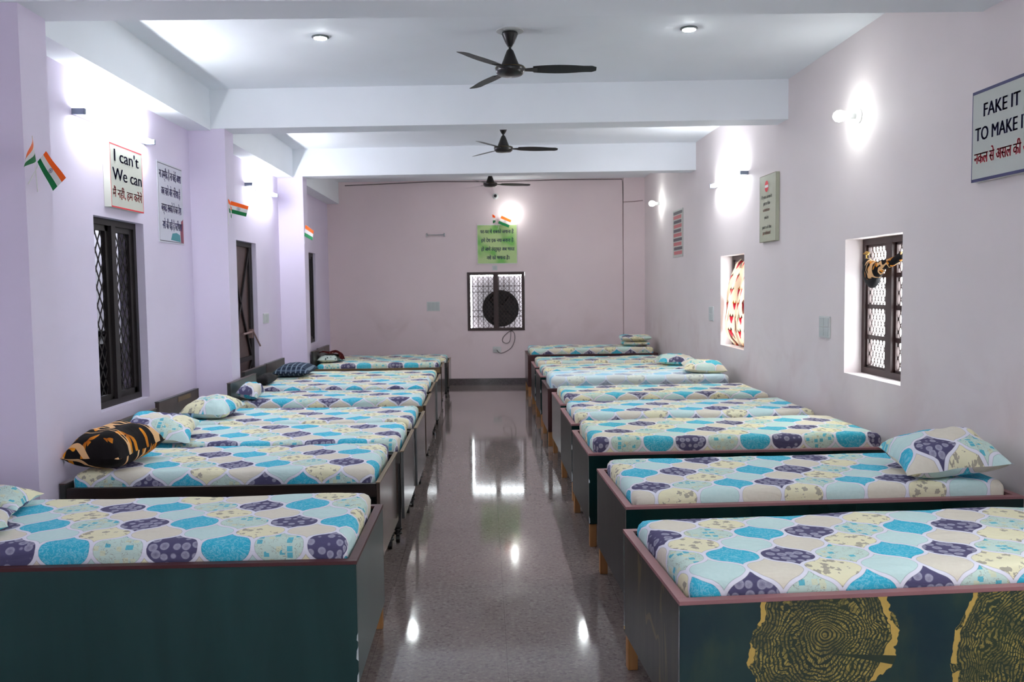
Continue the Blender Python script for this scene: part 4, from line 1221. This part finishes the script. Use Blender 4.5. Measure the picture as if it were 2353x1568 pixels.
# dome camera
dc = empty('security_camera', mat=on_back(0.215, 3.155)); tag(dc, 'white round security camera on the far wall under the farthest fan', 'security camera')
MB().lathe([(0.045, 0.0), (0.045, 0.03), (0.05, 0.05), (0.048, 0.08), (0.035, 0.10), (0.02, 0.105)], 26).build('housing', 'white_plastic', dc, True)
MB().lathe([(0.026, 0.095), (0.026, 0.108), (0.012, 0.112)], 22).build('lens', 'black', dc, True)
# hanging rail
hr = empty('hanging_rail', mat=on_back(-0.94, 2.53)); tag(hr, 'short steel rail on two brackets on the far wall', 'rail')
MB().cyl((0.0, 0, 0.035), (0.29, 0, 0.035), 0.006, seg=10).build('rod', 'steel', hr, True)
for xx in (0.0, 0.29): MB().box((xx - 0.008, -0.028, 0.0), (xx + 0.008, 0.028, 0.042), 0.003).build('bracket', 'steel', hr)
# surface wiring
ws = empty('surface_wiring', mat=on_back(-2.3, 0)); tag(ws, 'thin cable run along the far wall top and down beside the corner', 'cable')
m = MB()
m.tube([(0.0, 3.37, 0.008), (1.5, 3.415, 0.008), (2.6, 3.40, 0.012), (3.6, 3.415, 0.008), (4.62, 3.41, 0.008), (4.635, 3.35, 0.008), (4.64, 3.0, 0.008)], 0.006, 6)
m.build('ceiling_run', 'wire', ws)
m = MB(); m.tube([(4.635, 3.0, 0.006), (4.64, 2.0, 0.006), (4.64, 0.65, 0.006)], 0.005, 6); m.build('drop', 'wire_pale', ws)
m = MB(); m.tube([(4.64, 3.03, 0.052), (4.8, 3.035, 0.052), (4.96, 3.05, 0.052)], 0.006, 6); m.build('branch', 'wire_pale', ws)
hk = empty('wall_hook', mat=on_left(8.52, 2.78)); tag(hk, 'small dark hook on the lavender wall behind the second pillar', 'hook')
MB().cyl((0, 0.03, 0.006), (0, -0.03, 0.006), 0.006).cyl((0, -0.03, 0.006), (0, -0.03, 0.03), 0.005).build('peg', 'black', hk)

# ------------------------------------------------------------------ curtain and knotted cloth in the pink wall windows
def curtain():
    m = MB()
    zs = [0.975, 1.05, 1.15, 1.27, 1.40, 1.55, 1.70, 1.80, 1.87, 1.905]
    yl = [9.56, 9.70, 9.79, 9.82, 9.81, 9.74, 9.62, 9.53, 9.42, 9.30]
    bl = [0.10, 0.045, 0.015, 0.0, 0.01, 0.03, 0.06, 0.085, 0.10, 0.11]
    def lerp(A, z):
        for i in range(len(zs) - 1):
            if zs[i] <= z <= zs[i + 1]:
                t = (z - zs[i]) / (zs[i + 1] - zs[i]); return A[i] + (A[i + 1] - A[i]) * t
        return A[-1]
    def fn(a, b):
        z = zs[0] + (zs[-1] - zs[0]) * b
        y1 = min(9.775, lerp(yl, z)); y0 = 8.925
        y = y0 + (y1 - y0) * a
        gather = 1 + 1.2 * b
        x = XR + 0.03 + lerp(bl, z) * 0.7 + 0.018 * sin(a * 13 + b * 4) * gather * 0.6 + 0.010 * sin(a * 29 + b * 9)
        x = min(x, XR + 0.118); x = max(x, XR + 0.012)
        if b > 0.93: z += 0.02 * sin(a * 20)
        return Vector((x, y, z)), (a * 1.05, z)
    m.grid(60, 44, fn)
    bmesh.ops.solidify(m.bm, geom=list(m.bm.faces), thickness=0.002)
    o = m.build('curtain', 'curtain', None, True)
    tag(o, 'cream curtain with red and brown leaf print stuffed into the pink wall window', 'curtain')
curtain()
def knotted():
    root = empty('knotted_cloth', (XR + 0.10, 6.0, 1.74)); tag(root, 'black and gold cloth knotted to the uncovered window grille', 'cloth')
    m = MB()
    pts = smooth_path([(0.03, 0.31, 0.02), (0.0, 0.24, 0.03), (-0.015, 0.14, 0.0), (-0.02, 0.04, -0.005), (-0.015, -0.05, 0.03), (-0.005, -0.16, 0.05), (0.01, -0.28, 0.09)], 5)
    rad = [0.025, 0.055, 0.072, 0.06, 0.036, 0.03, 0.028]
    prev = None; rings = []
    n = len(pts); seg = 16
    for i, p in enumerate(pts):
        k = i / (n - 1) * (len(rad) - 1); j = min(len(rad) - 2, int(k)); r = rad[j] + (rad[j + 1] - rad[j]) * (k - j)
        ring = []
        for s in range(seg):
            a = 2 * pi * s / seg
            q = r * (1 + 0.25 * noise.noise(Vector((cos(a) * 2, sin(a) * 2, i * 0.25))))
            ring.append((Vector((p.x + q * 0.7 * cos(a), p.y, p.z + q * sin(a))), (s / seg * 0.4, i * 0.03)))
        rings.append(ring)
    m.grid(seg, n - 1, lambda a, b: rings[round(b * (n - 1))][round(a * seg) % seg])
    bmesh.ops.remove_doubles(m.bm, verts=m.bm.verts, dist=1e-5); bmesh.ops.holes_fill(m.bm, edges=m.bm.edges)
    m.build('twist', 'leaf', root, True)
    m = MB()
    def fb_(a, b):
        an = a * 2 * pi; t = b
        r = 0.115 * math.sqrt(max(0.0, 1 - (t * 0.98) ** 2)) + 0.004
        rr_ = r * (1 + 0.12 * sin(an * 3 + t * 4))
        return Vector((-0.01 + rr_ * 0.35 * cos(an), 0.14 + rr_ * sin(an), 0.01 - 0.14 * t)), (a * 0.3 + 0.2, t * 0.14)
    m.grid(22, 12, fb_)
    bmesh.ops.remove_doubles(m.bm, verts=m.bm.verts, dist=1e-5); bmesh.ops.holes_fill(m.bm, edges=m.bm.edges)
    m.build('hanging_fold', 'darkcloth', root, True)
knotted()
tw = empty('ribbon', (XR + 0.115, 6.30, 1.86)); tag(tw, 'scrap of yellow ribbon tied near the top of the window grille', 'ribbon')
m = MB(); m.prism([(0, 0.06, 0.0), (0, 0.0, 0.018), (0, -0.05, 0.005), (0, -0.02, -0.012)], (0.006, 0, 0)); m.prism([(0, 0.0, 0.0), (0, 0.012, 0), (0, -0.01, -0.11), (0, -0.022, -0.105)], (0.005, 0, 0))
m.build('bow', plain('yellow ribbon', srgb(206, 160, 80), 0.7), tw)
